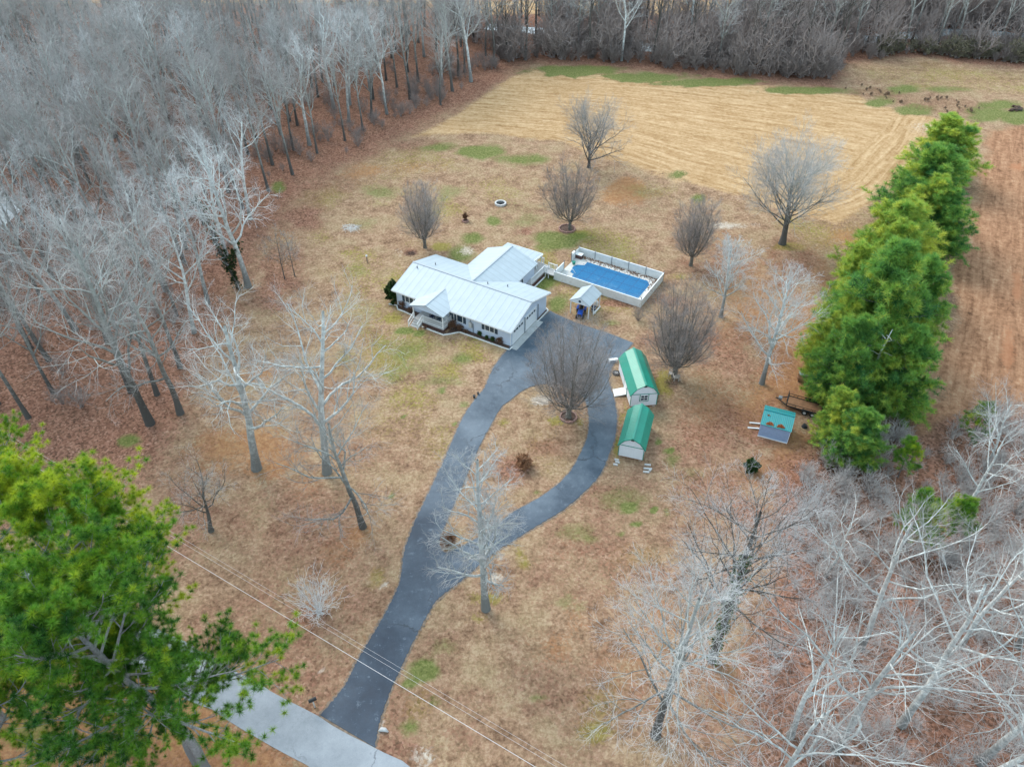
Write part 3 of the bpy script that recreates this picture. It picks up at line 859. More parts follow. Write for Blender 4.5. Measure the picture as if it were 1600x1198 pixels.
def tubes(pts, rad, sides):
    """pts (B,n,3), rad (B,n) -> verts, quads"""
    B, n, _ = pts.shape
    t = np.empty_like(pts)
    t[:, 1:-1] = pts[:, 2:] - pts[:, :-2]
    t[:, 0] = pts[:, 1] - pts[:, 0]
    t[:, -1] = pts[:, -1] - pts[:, -2]
    t = unit(t)
    ref = np.where(np.abs(t[:, :1, 2:3]) > 0.9, np.array([1., 0, 0]), np.array([0, 0, 1.]))
    s = unit(np.cross(t, np.broadcast_to(ref, t.shape)))
    u = np.cross(s, t)
    a = 2 * np.pi * np.arange(sides) / sides
    v = pts[:, :, None] + rad[:, :, None, None] * (s[:, :, None] * np.cos(a)[:, None] + u[:, :, None] * np.sin(a)[:, None])
    base = (np.arange(B)[:, None, None] * n + np.arange(n - 1)[None, :, None]) * sides
    k = np.arange(sides)[None, None]
    k2 = (k + 1) % sides
    q = np.stack([base + k, base + k2, base + sides + k2, base + sides + k], -1).reshape(-1, 4)
    return v.reshape(-1, 3), q


def spawn(rg, pp, pr, plen, k, t0, t1, ang, ratio, n, up, wander, rr, tip, shape=None, rmin=0.004, spread=0.5):
    """k child branches on each parent branch"""
    B, m, _ = pp.shape
    t = t0 + (t1 - t0) * (np.arange(k)[None] + rg.rand(B, k)) / k
    f = t * (m - 1)
    i0 = np.clip(f.astype(int), 0, m - 2)
    fr = (f - i0)[..., None]
    bi = np.arange(B)[:, None]
    pos = pp[bi, i0] * (1 - fr) + pp[bi, i0 + 1] * fr
    tan = unit(pp[bi, i0 + 1] - pp[bi, i0])
    r = pr[bi, i0] * (1 - fr[..., 0]) + pr[bi, i0 + 1] * fr[..., 0]
    az = np.arange(k)[None] * 2.4 + rg.rand(B, 1) * 6.28 + rg.randn(B, k) * spread
    al = R(ang[0]) + (R(ang[1]) - R(ang[0])) * rg.rand(B, k)
    ref = np.where(np.abs(tan[..., 2:3]) > 0.9, np.array([1., 0, 0]), np.array([0, 0, 1.]))
    s = unit(np.cross(tan, ref))
    u = np.cross(s, tan)
    d = tan * np.cos(al)[..., None] + (s * np.cos(az)[..., None] + u * np.sin(az)[..., None]) * np.sin(al)[..., None]
    L = plen[:, None] * (ratio[0] + (ratio[1] - ratio[0]) * rg.rand(B, k))
    if shape is not None: L = L * shape(t)
    L, d, pos, r = L.ravel(), d.reshape(-1, 3), pos.reshape(-1, 3), r.ravel()
    pts = [pos]
    for j in range(1, n):
        d = unit(d + np.array([0, 0, up / (n - 1)]) + rg.randn(*d.shape) * wander)
        pts.append(pts[-1] + d * (L / (n - 1))[:, None])
    r0 = np.maximum(r * rr, rmin)
    rad = r0[:, None] * np.linspace(1, tip, n)[None]
    return np.stack(pts, 1), np.maximum(rad, rmin * .6), L


def merge(parts):
    V, F, o = [], [], 0
    for v, q in parts:
        V.append(v); F.append(q + o); o += len(v)
    return np.concatenate(V), np.concatenate(F)


def bare_tree_meshes(name, seed, h, trunk_r, bark, twig, trunk_to=0.85, limbs=13, limb_from=0.42, limb_ang=(28, 58), limb_len=(.26, .38), limb_up=.35,
                     limb_shape=None, br=7, br_len=(.35, .55), tw=6, tw_len=(.4, .6), tl=5, tl_len=(.45, .7), wander=.12, twig_r=.0085, lean=0.03, trunk_wander=None, up=.2, forks=0, limb_r=.5, twig_up=0.15):
    rg = np.random.RandomState(seed)
    n = 9
    trunk_wander = wander * .3 if trunk_wander is None else trunk_wander
    p = [np.zeros(3)]
    d = unit(np.array([rg.randn() * lean, rg.randn() * lean, 1.0]))
    for j in range(1, n):
        d = unit(d + np.array([rg.randn() * trunk_wander, rg.randn() * trunk_wander, 0.12]))
        p.append(p[-1] + d * h * trunk_to / (n - 1))
    tp = np.array(p)[None]
    tr = (trunk_r * (np.linspace(1, .22, n) ** 0.85))[None]
    tr[0, 0] *= 1.35
    tlen = np.array([h])
    if limb_shape is None: limb_shape = lambda t: 1.15 - 0.75 * np.clip((t - limb_from) / (1 - limb_from), 0, 1) ** 1.3
    l1, r1, L1 = spawn(rg, tp, tr, tlen, limbs, limb_from, 0.98, limb_ang, limb_len, 7, limb_up, wander, limb_r, .25, limb_shape)
    l2, r2, L2 = spawn(rg, l1, r1, L1, br, .22, 1.0, (25, 55), br_len, 5, up, wander * 1.2, .55, .35, lambda t: 1.2 - .5 * t, rmin=.014)
    l3, r3, L3 = spawn(rg, l2, r2, L2, tw, .2, 1.0, (25, 55), tw_len, 4, twig_up, wander * 1.3, .6, .5, lambda t: 1.2 - .5 * t, rmin=twig_r)
    l4, r4, L4 = spawn(rg, l3, r3, L3, tl, .15, 1.0, (20, 55), tl_len, 3, twig_up, wander * 1.3, .7, .6, lambda t: 1.2 - .5 * t, rmin=twig_r * .8)
    V, F = merge([tubes(tp, tr, 9), tubes(l1, r1, 6)])
    trunk = np_mesh(name + '_trunk', V, [F], [bark], smooth=True)
    a, b = merge([tubes(l2, r2, 4)])
    c, e = merge([tubes(l3, r3, 3), tubes(l4, r4, 3)])
    crown = np_mesh(name + '_crown', np.concatenate([a, c]), [b, e + len(a)], [bark, twig], [0, 1], smooth=True)
    return trunk, crown


def pear_meshes(name, seed, h, w, trunk_h, trunk_r, stems=16, dense=1.0, bark=None, twig=None, stem_r=.3):
    w = w * 1.32
    """many upright stems from one low fork filling an egg outline"""
    rg = np.random.RandomState(seed)
    tp = np.array([[0, 0, 0], [0.02, 0, trunk_h * .5], [0, .02, trunk_h]])[None]
    tr = np.array([[trunk_r * 1.2, trunk_r * .95, trunk_r]])
    S, Rr, LL = [], [], []
    n = 8
    for k in range(stems):
        q = math.sqrt((k + .5) / stems)
        az = k * 2.4 + rg.rand() * .5
        out = w * .5 * q * .92
        top = trunk_h + (h - trunk_h) * (math.sqrt(max(0, 1 - (q * .93) ** 2.2)) * .62 + .36) * (.93 + .1 * rg.rand())
        t = np.linspace(0, 1, n)
        rr = out * (t ** .62) * (1 - .12 * t)
        zz = trunk_h * .9 + (top - trunk_h * .9) * (t ** 1.1)
        S.append(np.stack([np.cos(az) * rr + rg.randn(n) * .06 * t, np.sin(az) * rr + rg.randn(n) * .06 * t, zz], 1) + np.cumsum(rg.randn(n, 3) * .05, 0) * t[:, None])
        Rr.append(trunk_r * stem_r * (1 - .33 * q) * np.linspace(1, .16, n))
        LL.append(top - trunk_h)
    l1, r1, L1 = np.array(S), np.array(Rr), np.array(LL)
    l2, r2, L2 = spawn(rg, l1, r1, L1, 18, .06, .98, (22, 58), (.18, .32), 5, .4, .08, .5, .3, lambda t: 1.25 - .75 * t, rmin=.011)
    l3, r3, L3 = spawn(rg, l2, r2, L2, int(7 * dense), .15, 1.0, (18, 45), (.4, .62), 4, .3, .1, .6, .5, None, rmin=.008)
    l4, r4, L4 = spawn(rg, l3, r3, L3, 4, .2, 1.0, (18, 50), (.5, .8), 3, .25, .12, .7, .6, None, rmin=.0065)
    V, F = merge([tubes(tp, tr, 10), tubes(l1, r1, 6)])
    trunk = np_mesh(name + '_trunk', V, [F], [bark or M['bark_pear']], smooth=True)
    a, b = tubes(l2, r2, 4)
    c, e = merge([tubes(l3, r3, 3), tubes(l4, r4, 3)])
    crown = np_mesh(name + '_crown', np.concatenate([a, c]), [b, e + len(a)], [bark or M['bark_pear'], twig or M['twig_pear']], [0, 1], smooth=True)
    return trunk, crown


def tufts(rg, pos, axis, blades, length, width, spread, tint, up=0.3, cup=0.0):
    """bursts of needle blades: triangles"""
    B = len(pos)
    d = unit(axis)[:, None] * (1 - spread) + rg.randn(B, blades, 3) * spread
    d = unit(d + np.array([0, 0, up]))
    L = length * (.8 + .3 * rg.rand(B, blades, 1))
    side = unit(np.cross(d, rg.randn(B, blades, 3)))
    st = pos[:, None] + d * L * 0.08
    a = st - side * width * .5
    b = st + side * width * .5
    c = st + d * L
    V = np.stack([a, b, c], 2).reshape(-1, 3)
    F = np.arange(len(V)).reshape(-1, 3)
    T = np.repeat(np.clip(tint[:, None] + rg.randn(B, blades) * .08, 0, 1).ravel(), 3)
    return V, F, T


def needle_tree_meshes(name, seed, h, w, bark, needle, from_h=0.1, whorls=26, per=6, profile=None, trunk_r=.25, tuft_len=.5, tuft_w=.075, blades=11, sub=6, tpb=5,
                       droop=0.0, tint_mid=.4, tint_var=.22, spread=.55, visible_limbs=True, lean=0.02, top_t=0.98):
    rg = np.random.RandomState(seed)
    n = 10
    p = [np.zeros(3)]
    d = unit(np.array([rg.randn() * lean, rg.randn() * lean, 1.]))
    for j in range(1, n):
        d = unit(d + rg.randn(3) * .02)
        p.append(p[-1] + d * h * .97 / (n - 1))
    tp = np.array(p)[None]
    tr = (trunk_r * np.linspace(1, .12, n))[None]
    tr[0, 0] *= 1.3
    if profile is None: profile = lambda t: np.clip(1 - t, 0, 1) ** .5 * (0.55 + 0.45 * np.clip(t * 6, 0, 1)) + .06
    k = whorls * per
    tt = from_h + (top_t - from_h) * (np.arange(k) + rg.rand(k)) / k
    f = tt * (n - 1)
    i0 = np.clip(f.astype(int), 0, n - 2)
    pos = tp[0, i0] + (tp[0, i0 + 1] - tp[0, i0]) * (f - i0)[:, None]
    az = np.arange(k) * 2.4 + rg.randn(k) * .5
    lump = .78 + .3 * np.sin(az * 2 + seed) * np.sin(tt * 17 + seed) + .22 * rg.randn(k)
    L = w * .5 * profile((tt - from_h) / (1 - from_h)) * np.clip(lump, .4, 1.12)
    el = np.interp(tt, [from_h, .6, 1], [-.05 + droop, .25 + droop, 1.0]) + rg.randn(k) * .12
    d = np.stack([np.cos(az) * np.cos(el), np.sin(az) * np.cos(el), np.sin(el)], 1)
    m = 6
    pts = [pos]
    for j in range(1, m):
        d = unit(d + np.array([0, 0, .07]) + rg.randn(k, 3) * .07)
        pts.append(pts[-1] + d * (L / (m - 1))[:, None])
    l1 = np.stack(pts, 1)
    r1 = np.maximum(.012, (trunk_r * .3 * (L / L.max()))[:, None] * np.linspace(1, .2, m)[None])
    l2, r2, L2 = spawn(rg, l1, r1, L, sub, .25, 1.0, (25, 60), (.28, .5), 4, .12, .1, .5, .4, lambda t: 1.25 - .6 * t, rmin=.01)
    V, F = merge([tubes(tp, tr, 9), tubes(l1, r1, 5)])
    trunk = np_mesh(name + '_trunk', V, [F], [bark], smooth=True)
    # tufts along the outer half of the second-order shoots and at the branch tips
    tpos, tax, tb = [], [], []
    tips = np.concatenate([l1[:, -1]])
    tpos.append(tips); tax.append(unit(l1[:, -1] - l1[:, -2])); tb.append(np.arange(k))
    for q in range(tpb):
        t = np.full(len(l2), (q + .6) / tpb) + rg.randn(len(l2)) * .06
        t = np.clip(t, 0, 1) * 3
        j0 = np.clip(t.astype(int), 0, 2)
        a = l2[np.arange(len(l2)), j0]
        b = l2[np.arange(len(l2)), j0 + 1]
        tpos.append(a + (b - a) * (t - j0)[:, None]); tax.append(unit(b - a)); tb.append(np.arange(len(l2)) // sub)
    tpos, tax, tb = np.concatenate(tpos), np.concatenate(tax), np.concatenate(tb)
    btint = tint_mid + rg.randn(k) * tint_var
    # tufts are tinted yellower with distance from the trunk
    rad = np.hypot(tpos[:, 0], tpos[:, 1]) / (w * .5)
    tint = np.clip(btint[tb] + rg.randn(len(tpos)) * .12 + .12 * (rad - .6), 0, 1)
    V2, F2, T2 = tufts(rg, tpos, tax, blades, tuft_len, tuft_w, spread, tint)
    a, b = tubes(l2, r2, 3)
    crown = np_mesh(name + '_crown', np.concatenate([V2, a]), [F2, b + len(V2)], [needle, bark], [0, 1], attrs={'tint': ('FLOAT', np.concatenate([T2, np.zeros(len(a))]))})
    return trunk, crown


def tree_thing(name, meshes, loc, label, cat, group=None, rz=0.0, scale=1.0, fit_h=None):
    t = thing(name, label, cat, loc, rz, group)
    t.scale = (scale, scale, scale) if not hasattr(scale, '__len__') else scale
    if fit_h:
        z = np.empty(len(meshes[1].vertices) * 3, np.float32)
        meshes[1].vertices.foreach_get('co', z)
        scale = fit_h / float(np.percentile(z[2::3], 99.7))
        t.scale = (scale,) * 3
    link('trunk', meshes[0], t)
    link('crown', meshes[1], t)
    return t


def bush_mesh(name, seed, h, w, mat, stems=14, leaf=None, leaf_len=.12, leaf_w=.08, leaves=0, tint=.4, twig_r=.008):
    """one mesh: twiggy shrub, optionally leafy"""
    rg = np.random.RandomState(seed)
    az = np.arange(stems) * 2.4
    q = np.sqrt((np.arange(stems) + .5) / stems)
    n = 5
    t = np.linspace(0, 1, n)[None, :, None]
    tip = np.stack([np.cos(az) * q * w * .5, np.sin(az) * q * w * .5, h * (1 - .45 * q ** 2) * (.85 + .25 * rg.rand(stems))], 1)
    l1 = tip[:, None] * np.concatenate([t ** .8, t ** .8, t], 2) + rg.randn(stems, n, 3) * .03 * h
    l1[:, 0] = 0.05 * w * rg.randn(stems, 3) * np.array([1, 1, 0])
    r1 = np.maximum(twig_r * 1.5, .02 * h * .5) * np.linspace(1, .3, n)[None] * np.ones((stems, 1))
    L1 = np.linalg.norm(tip, axis=1)
    l2, r2, L2 = spawn(rg, l1, r1, L1, 6, .2, 1.0, (20, 55), (.25, .45), 4, .2, .12, .5, .4, None, rmin=twig_r)
    l3, r3, L3 = spawn(rg, l2, r2, L2, 4, .2, 1.0, (20, 55), (.4, .7), 3, .2, .12, .6, .5, None, rmin=twig_r * .8)
    V, F = merge([tubes(l1, r1, 4), tubes(l2, r2, 3), tubes(l3, r3, 3)])
    T = np.zeros(len(V))
    faces, mats, mi = [F], [mat], [0]
    if leaf is not None:
        tips = np.concatenate([l3[:, -1], l3[:, 1], l2[:, -1]])
        ax = np.concatenate([l3[:, -1] - l3[:, -2]] * 2 + [l2[:, -1] - l2[:, -2]])
        V2, F2, T2 = tufts(rg, tips, ax, leaves, leaf_len, leaf_w, .6, np.clip(tint + rg.randn(len(tips)) * .2, 0, 1))
        faces.append(F2 + len(V)); mats.append(leaf); mi.append(1)
        V = np.concatenate([V, V2]); T = np.concatenate([T, T2])
    return np_mesh(name, V, faces, mats, mi, attrs={'tint': ('FLOAT', T)})

# ------------------------------------------------------------------ the house
def frame(origin, rz):
    o, ca, sa_ = Vector(origin), math.cos(rz), math.sin(rz)

    def to_local(u, v, z=0.0):
        d = P(u, v, z) - Vector((o.x, o.y, 0))
        return (d.x * ca + d.y * sa_, -d.x * sa_ + d.y * ca)
    return to_local


def Z1(x, y): return (580 + x / 5.323, 350 + y / 5.323)
def Z2(x, y): return (820 + x / 6.654, 360 + y / 6.654)
def Z3(x, y): return (920 + x / 5.444, 530 + y / 5.444)
def Z4(x, y): return (1150 + x / 5.99, 560 + y / 5.99)


EZ, RZ = 2.55, 4.02
HA = R(-30.7)
h0 = P(611, 452.4, EZ)
HO = Vector((h0.x, h0.y, 0))
HL = frame(HO, HA)
house = thing('house', 'long white ranch house with pale metal roof, front porch and two garage doors', 'house', HO, HA)
LX, LY = 17.55, 9.75                                       # eave rectangle
wx0, wx1, wy0, wy1 = .35, 17.2, .55, 9.2
ym = LY / 2
sl = (RZ - EZ) / ym


def rz_at(yy): return EZ + (ym - abs(yy - ym)) * sl


# walls: gabled box, front wall, wing
w = MB()
pent = [(wy0, 0), (wy1, 0), (wy1, rz_at(wy1) - .12), (ym, RZ - .12), (wy0, rz_at(wy0) - .12)]
for xx in (wx0, wx1):
    pass
pts = [(wx0, a, b) for a, b in pent] + [(wx1, a, b) for a, b in pent]
w.poly(pts, [(4, 3, 2, 1, 0), (5, 6, 7, 8, 9), (0, 1, 6, 5), (1, 2, 7, 6), (2, 3, 8, 7), (3, 4, 9, 8), (4, 0, 5, 9)])
w.build('wall', M['siding'], house)
# wing
WX0, WX1, WYE = 5.1, 12.9, 14.75
wm = (WX0 + WX1) / 2
wing = MB()
a0, a1, y1_ = WX0 + .35, WX1 - .35, WYE - .3
wz = EZ + .35 * (RZ - EZ) / (wm - WX0) - .12
p5 = [(a0, 0), (a1, 0), (a1, wz), (wm, RZ - .12), (a0, wz)]
pts = [(a, wy1 + .004, b) for a, b in p5] + [(a, y1_, b) for a, b in p5]
wing.poly(pts, [(0, 1, 2, 3, 4), (9, 8, 7, 6, 5), (0, 5, 6, 1), (1, 6, 7, 2), (2, 7, 8, 3), (3, 8, 9, 4), (4, 9, 5, 0)])
wing.build('wing_wall', M['siding'], house)
# roofs
T = .09
r = MB()
r.slab([(0, 0, EZ), (LX, 0, EZ), (LX, ym, RZ), (0, ym, RZ)], T)
r.slab([(0, ym, RZ), (LX, ym, RZ), (LX, LY, EZ), (0, LY, EZ)], T)
roof = r.build('roof', M['roof'], house)
ysl = LY - .0
wr = MB()
# wing roof runs into the back slope (valleys): back slope height at y is EZ+(LY-y)*sl
yv = LY - (RZ - EZ) / sl
wr.slab([(WX0, LY + .02, EZ + .012), (wm, ym + .05, RZ + .012), (wm, WYE, RZ + .012), (WX0, WYE, EZ + .012)][::-1], T)
wr.slab([(wm, ym + .05, RZ + .012), (WX1, LY + .02, EZ + .012), (WX1, WYE, EZ + .012), (wm, WYE, RZ + .012)][::-1], T)
wroof = wr.build('wing_roof', M['wing_roof'], house)
MB().bar((0, ym, RZ + .02), (LX, ym, RZ + .02), .22, .05).build('ridge_cap', M['ridge'], roof)
MB().bar((wm, ym + .3, RZ + .035), (wm, WYE, RZ + .035), .2, .05).build('ridge_cap', M['ridge'], wroof)
for (px, py) in ((385, 383), (535, 345), (970, 512), (1135, 515)):
    lx, ly = HL(*Z1(px, py), 3.5)
    zz = rz_at(ly)
    MB().tube([(lx, ly, zz - .05), (lx, ly, zz + .32)], .07, 8).build('vent_pipe', M['steel'], roof)
fa = MB()
fa.box(0, LX, -.03, 0, EZ - .2, EZ - .02).box(0, LX, LY, LY + .03, EZ - .2, EZ - .02)
fa.slab([(LX + .02, 0, EZ - .02), (LX + .02, ym, RZ - .02), (LX + .06, ym, RZ - .02), (LX + .06, 0, EZ - .02)], .18)
fa.slab([(LX + .02, ym, RZ - .02), (LX + .02, LY, EZ - .02), (LX + .06, LY, EZ - .02), (LX + .06, ym, RZ - .02)], .18)
fa.build('fascia', M['white'], house)
MB().box(wx0, wx1, .3, .5, EZ - .22, EZ - .12).build('gutter', M['white'], house)

# porch gable
PX0, PX1, PYF = 3.95, 9.0, -1.58
pm, pz = (PX0 + PX1) / 2, 3.38
yk = (pz - EZ) / sl
pr = MB()
pr.slab([(PX0, PYF, EZ), (pm, PYF, pz), (pm, yk, pz + .02), (PX0, 0.0, EZ + .02)], .08)
pr.slab([(pm, PYF, pz), (PX1, PYF, EZ), (PX1, 0.0, EZ + .02), (pm, yk, pz + .02)], .08)
proof = pr.build('porch_roof', M['wing_roof'], house)
MB().bar((pm, PYF, pz + .02), (pm, yk - .2, pz + .02), .16, .05).build('ridge_cap', M['ridge'], proof)
MB().poly([(PX0 + .25, PYF + .2, EZ - .06), (PX1 - .25, PYF + .2, EZ - .06), (pm, PYF + .2, pz - .1), (PX0 + .25, PYF + .26, EZ - .06), (PX1 - .25, PYF + .26, EZ - .06), (pm, PYF + .26, pz - .1)],
          [(0, 1, 2), (5, 4, 3), (0, 3, 4, 1), (1, 4, 5, 2), (2, 5, 3, 0)]).box(PX0 + .2, PX1 - .2, PYF + .17, PYF + .3, EZ - .24, EZ - .07).build('porch_gable', M['siding'], house)
DZ = .5
MB().box(PX0 + .3, PX1 - .25, PYF + .25, wy0 - .005, DZ - .14, DZ).build('porch_floor', M['deck'], house)
MB().box(PX0 + .36, PX1 - .31, PYF + .33, wy0 - .01, 0, DZ - .15).build('porch_skirt', M['brownskirt'], house)
for xx in (PX0 + .36, 5.75, PX1 - .33):
    if xx != 5.75:
        MB().box(xx - .06, xx + .06, PYF + .27, PYF + .39, DZ, EZ - .24).build('porch_post', M['white'], house)


def railing(mb, a, b, h=.9, step=.16, post=True):
    a, b = Vector(a), Vector(b)
    up = Vector((0, 0, 1))
    mb.bar(a + up * h, b + up * h, .07, .06).bar(a + up * .1, b + up * .1, .05, .05)
    n = max(2, int((b - a).length / step))
    for i in range(n + 1):
        q = a.lerp(b, i / n)
        mb.bar(q + up * .1, q + up * h, .035, .035)
    if post:
        for q in (a, b): mb.bar(q, q + up * (h + .1), .09, .09)
    return mb


xs0, xs1 = PX0 + .36, 5.55                                   # steps between these
rl = MB()
railing(rl, (5.75, PYF + .32, DZ), (PX1 - .33, PYF + .32, DZ))
railing(rl, (PX1 - .33, PYF + .32, DZ), (PX1 - .33, wy0 - .05, DZ))
rl.build('porch_railing', M['white'], house)
st = MB()
for k in range(3):
    st.box(xs0, xs1, PYF + .25 - .3 * (k + 1), PYF + .25 - .3 * k, 0, DZ - .16 * (k + 1) + .02)
st.build('porch_steps', M['deck'], house)
hr = MB()
for xx in (xs0 - .02, xs1 + .08):
    hr.bar((xx, PYF + .3, DZ + .95), (xx, PYF - .85, .85), .07, .06).bar((xx, PYF - .85, 0), (xx, PYF - .85, .9), .08, .08).bar((xx, PYF + .3, DZ + .3), (xx, PYF - .85, .2), .05, .05)
    for k in range(7):
        q = k / 6
        hr.bar((xx, PYF + .3 - 1.15 * q, DZ + .3 - (DZ + .1) * q), (xx, PYF + .3 - 1.15 * q, DZ + .95 - (DZ + .1) * q), .035, .035)
hr.build('step_railing', M['white'], house)


def window(xc, wd, zb, zt, panes=2, shutters=(1, 1), yy=None):
    yy = wy0 if yy is None else yy
    fr = MB()
    fr.box(xc - wd / 2 - .06, xc + wd / 2 + .06, yy - .05, yy - .004, zb - .07, zb).box(xc - wd / 2 - .06, xc + wd / 2 + .06, yy - .05, yy - .004, zt, zt + .06)
    for i in range(panes + 1):
        q = xc - wd / 2 + wd * i / panes
        fr.box(q - .04, q + .04, yy - .048, yy - .004, zb, zt)
    f = fr.build('window', M['white'], house)
    MB().box(xc - wd / 2, xc + wd / 2, yy - .022, yy - .006, zb, zt).build('pane', M['glass'], f)
    for sgn, on in zip((-1, 1), shutters):
        if on:
            a = xc + sgn * (wd / 2 + .27)
            MB().box(a - .19, a + .19, yy - .045, yy - .004, zb - .05, zt + .05).build('shutter', M['shutter'], f)


window(2.35, 1.3, 1.05, 2.1, 2)
window(9.95, .85, .95, 2.15, 1)
window(8.75, .7, .95, 2.15, 1, (0, 1))
window(14.25, 1.3, 1.15, 2.1, 2)
window(5.2, .7, 1.2, 2.1, 1, (1, 1))
dr = MB().box(6.7, 7.6, wy0 - .05, wy0 - .004, DZ, DZ + 2.02).build('front_door', M['white'], house)
MB().box(6.9, 7.4, wy0 - .06, wy0 - .052, DZ + .95, DZ + 1.8).build('pane', M['glass'], dr)
MB().box(7.42, 7.5, wy0 - .1, wy0 - .052, DZ + .9, DZ + 1.0).build('handle', M['steel'], dr)
mt = MB().box(11.35, 11.75, wy0 - .2, wy0 - .004, .75, 1.55).build('electric_meter', M['greyblock'], house)
MB().tube([(11.55, wy0 - .1, 1.55), (11.55, wy0 - .1, 2.4)], .035, 6).tube([(11.9, wy0 - .08, .1), (11.9, wy0 - .08, 1.5)], .04, 6).build('conduit', M['steel'], mt)

# garage end
for y0 in (.95, 4.0):
    g = MB().box(wx1 + .004, wx1 + .05, y0, y0 + 2.55, .04, 2.12).build('garage_door', M['garage_door'], house)
    fr = MB()
    fr.box(wx1 + .004, wx1 + .07, y0 - .1, y0, .04, 2.22).box(wx1 + .004, wx1 + .07, y0 + 2.55, y0 + 2.65, .04, 2.22).box(wx1 + .004, wx1 + .07, y0, y0 + 2.55, 2.12, 2.22)
    fr.build('frame', M['white'], g)
    for k in range(4):
        yy = y0 + .2 + k * .58
        MB().box(wx1 + .052, wx1 + .06, yy, yy + .42, 1.66, 1.95).build('pane', M['glass'], g)
for yy in (3.72, 6.95):
    MB().tube([(wx1 + .12, yy, .05), (wx1 + .12, yy, 2.35)], .055, 8).build('downspout', M['steel'], house)
for (xx, yy) in ((wx1, wy0), (wx1, wy1), (wx0, wy0)):
    MB().box(xx - .06, xx + .012, yy - .012, yy + .08, 0, EZ - .25).build('corner_trim', M['white'], house)
# wing side windows
for yy in (10.15, 10.95):
    f = MB().box(a1 + .004, a1 + .05, yy - .08, yy + .55, 1.1, 1.16).box(a1 + .004, a1 + .05, yy - .08, yy + .55, 2.0, 2.06).box(a1 + .004, a1 + .05, yy - .08, yy, 1.16, 2.0).box(a1 + .004, a1 + .05, yy + .47, yy + .55, 1.16, 2.0).build('window', M['white'], house)
    MB().box(a1 + .006, a1 + .03, yy, yy + .47, 1.16, 2.0).build('pane', M['glass'], f)
# covered back deck
ptx0, ptx1, pty0, pty1 = 6.5, 12.1, WYE - .25, 17.55
MB().slab([(ptx0, pty0, 2.5), (ptx1, pty0, 2.5), (ptx1, pty1, 2.28), (ptx0, pty1, 2.28)], .07).build('deck_roof', M['roof'], house)
bd = MB()
bd.bar((ptx0, pty1 + .03, 2.2), (ptx1, pty1 + .03, 2.2), .06, .22).bar((ptx1 + .03, pty0, 2.42), (ptx1 + .03, pty1, 2.2), .06, .2)
bd.build('deck_beam', M['white'], house)
for (xx, yy) in ((ptx1 - .1, pty1 - .1), (ptx0 + .1, pty1 - .1), (ptx1 - .1, 15.9)):
    MB().box(xx - .06, xx + .06, yy - .06, yy + .06, .0, 2.2).build('deck_post', M['white'], house)
MB().box(ptx0, 13.35, y1_ + .005, pty1, .66, .8).build('back_deck', M['deck'], house)
MB().box(a1 + .02, 13.35, 12.2, y1_, .66, .8).build('side_deck', M['deck'], house)
MB().box(13.25, 13.3, 12.25, 15.7, .02, .655).build('deck_skirt', M['brownskirt'], house)
rl = MB()
railing(rl, (13.3, 12.25, .8), (13.3, 15.75, .8))
railing(rl, (ptx1 + .2, pty1 - .05, .8), (ptx0, pty1 - .05, .8), step=.3)
rl.build('deck_railing', M['white'], house)
MB().bar((13.5, 12.0, .12), (13.5, 15.6, .12), .12, .14).build('deck_border', M['white'], house)

# walkway from the deck to the pool gate
wk = thing('walkway', 'raised white-railed walkway from the back deck to the pool gate', 'walkway', HO, HA)
gx0, gy0 = HL(*Z2(405, 335), .6)
MB().box(13.36, gx0 + .4, 15.75, 16.95, .62, .76).build('boards', M['deck'], wk)
rl = MB()
railing(rl, (13.4, 15.8, .76), (gx0 - .6, 15.8, .76), step=.2)
railing(rl, (13.4, 16.9, .76), (gx0 + .3, 16.9, .76), step=.2)
rl.build('railing', M['white'], wk)
for xx in (13.5, gx0 - .4):
    for yy in (15.85, 16.85): MB().box(xx - .05, xx + .05, yy - .05, yy + .05, 0, .615).build('support', M['white'], wk)

# apron, beds and edging
ap = bpy.data.objects
a_me = MB().box(wx1 + .1, wx1 + 1.0, .2, 6.75, 0.03, .075)
o = a_me.build('garage_apron', M['concrete'])
o.location, o.rotation_euler = HO, (0, 0, HA)
tag(o, kind='structure')
EDGE = [(150, 668), (212, 678), (222, 712), (290, 738), (362, 772)]
EDGE2 = [(425, 858), (510, 892), (600, 926), (665, 916), (733, 902), (860, 946), (1000, 997), (1150, 1050), (1172, 1028)]


def edging(px, label, w_=.11, h_=.14):
    q = [P(*Z1(*p)) for p in px]
    mb = MB()
    for a, b in zip(q[:-1], q[1:]):
        e = (b - a).normalized() * .04
        mb.bar(a - e + Vector((0, 0, h_ / 2)), b + e + Vector((0, 0, h_ / 2)), w_, h_)
    o = mb.build('bed_edging', M['white_dirty'])
    return tag(o, label, 'edging', 'white flower bed edging')


edging(EDGE, 'short white flower bed edging left of the porch steps')
edging(EDGE2, 'long white flower bed edging in front of the porch and the garage wall')
gq = [HL(*Z1(*p)) for p in ((1365, 800), (1385, 815), (1470, 722), (1452, 706))]
q = [P(*Z1(*p)) for p in ((1360, 805), (1385, 816), (1472, 724), (1450, 703))]
mb = MB()
for a, b in zip(q[:-1], q[1:]):
    mb.bar(a + Vector((0, 0, .1)), b + Vector((0, 0, .1)), .1, .2)
tag(mb.build('bed_edging', M['white_dirty']), 'white board edging of the little bed beside the garage doors', 'edging', 'white flower bed edging')


def flat(name, pts, z, mat):
    mb = MB().slab([(p[0], p[1], z) for p in pts], .03)
    return tag(mb.build(name, mat), kind='structure')


def hw(lx, ly): 
    v = Vector((lx, ly, 0)); v.rotate(Matrix.Rotation(HA, 3, 'Z')); return (HO.x + v.x, HO.y + v.y)


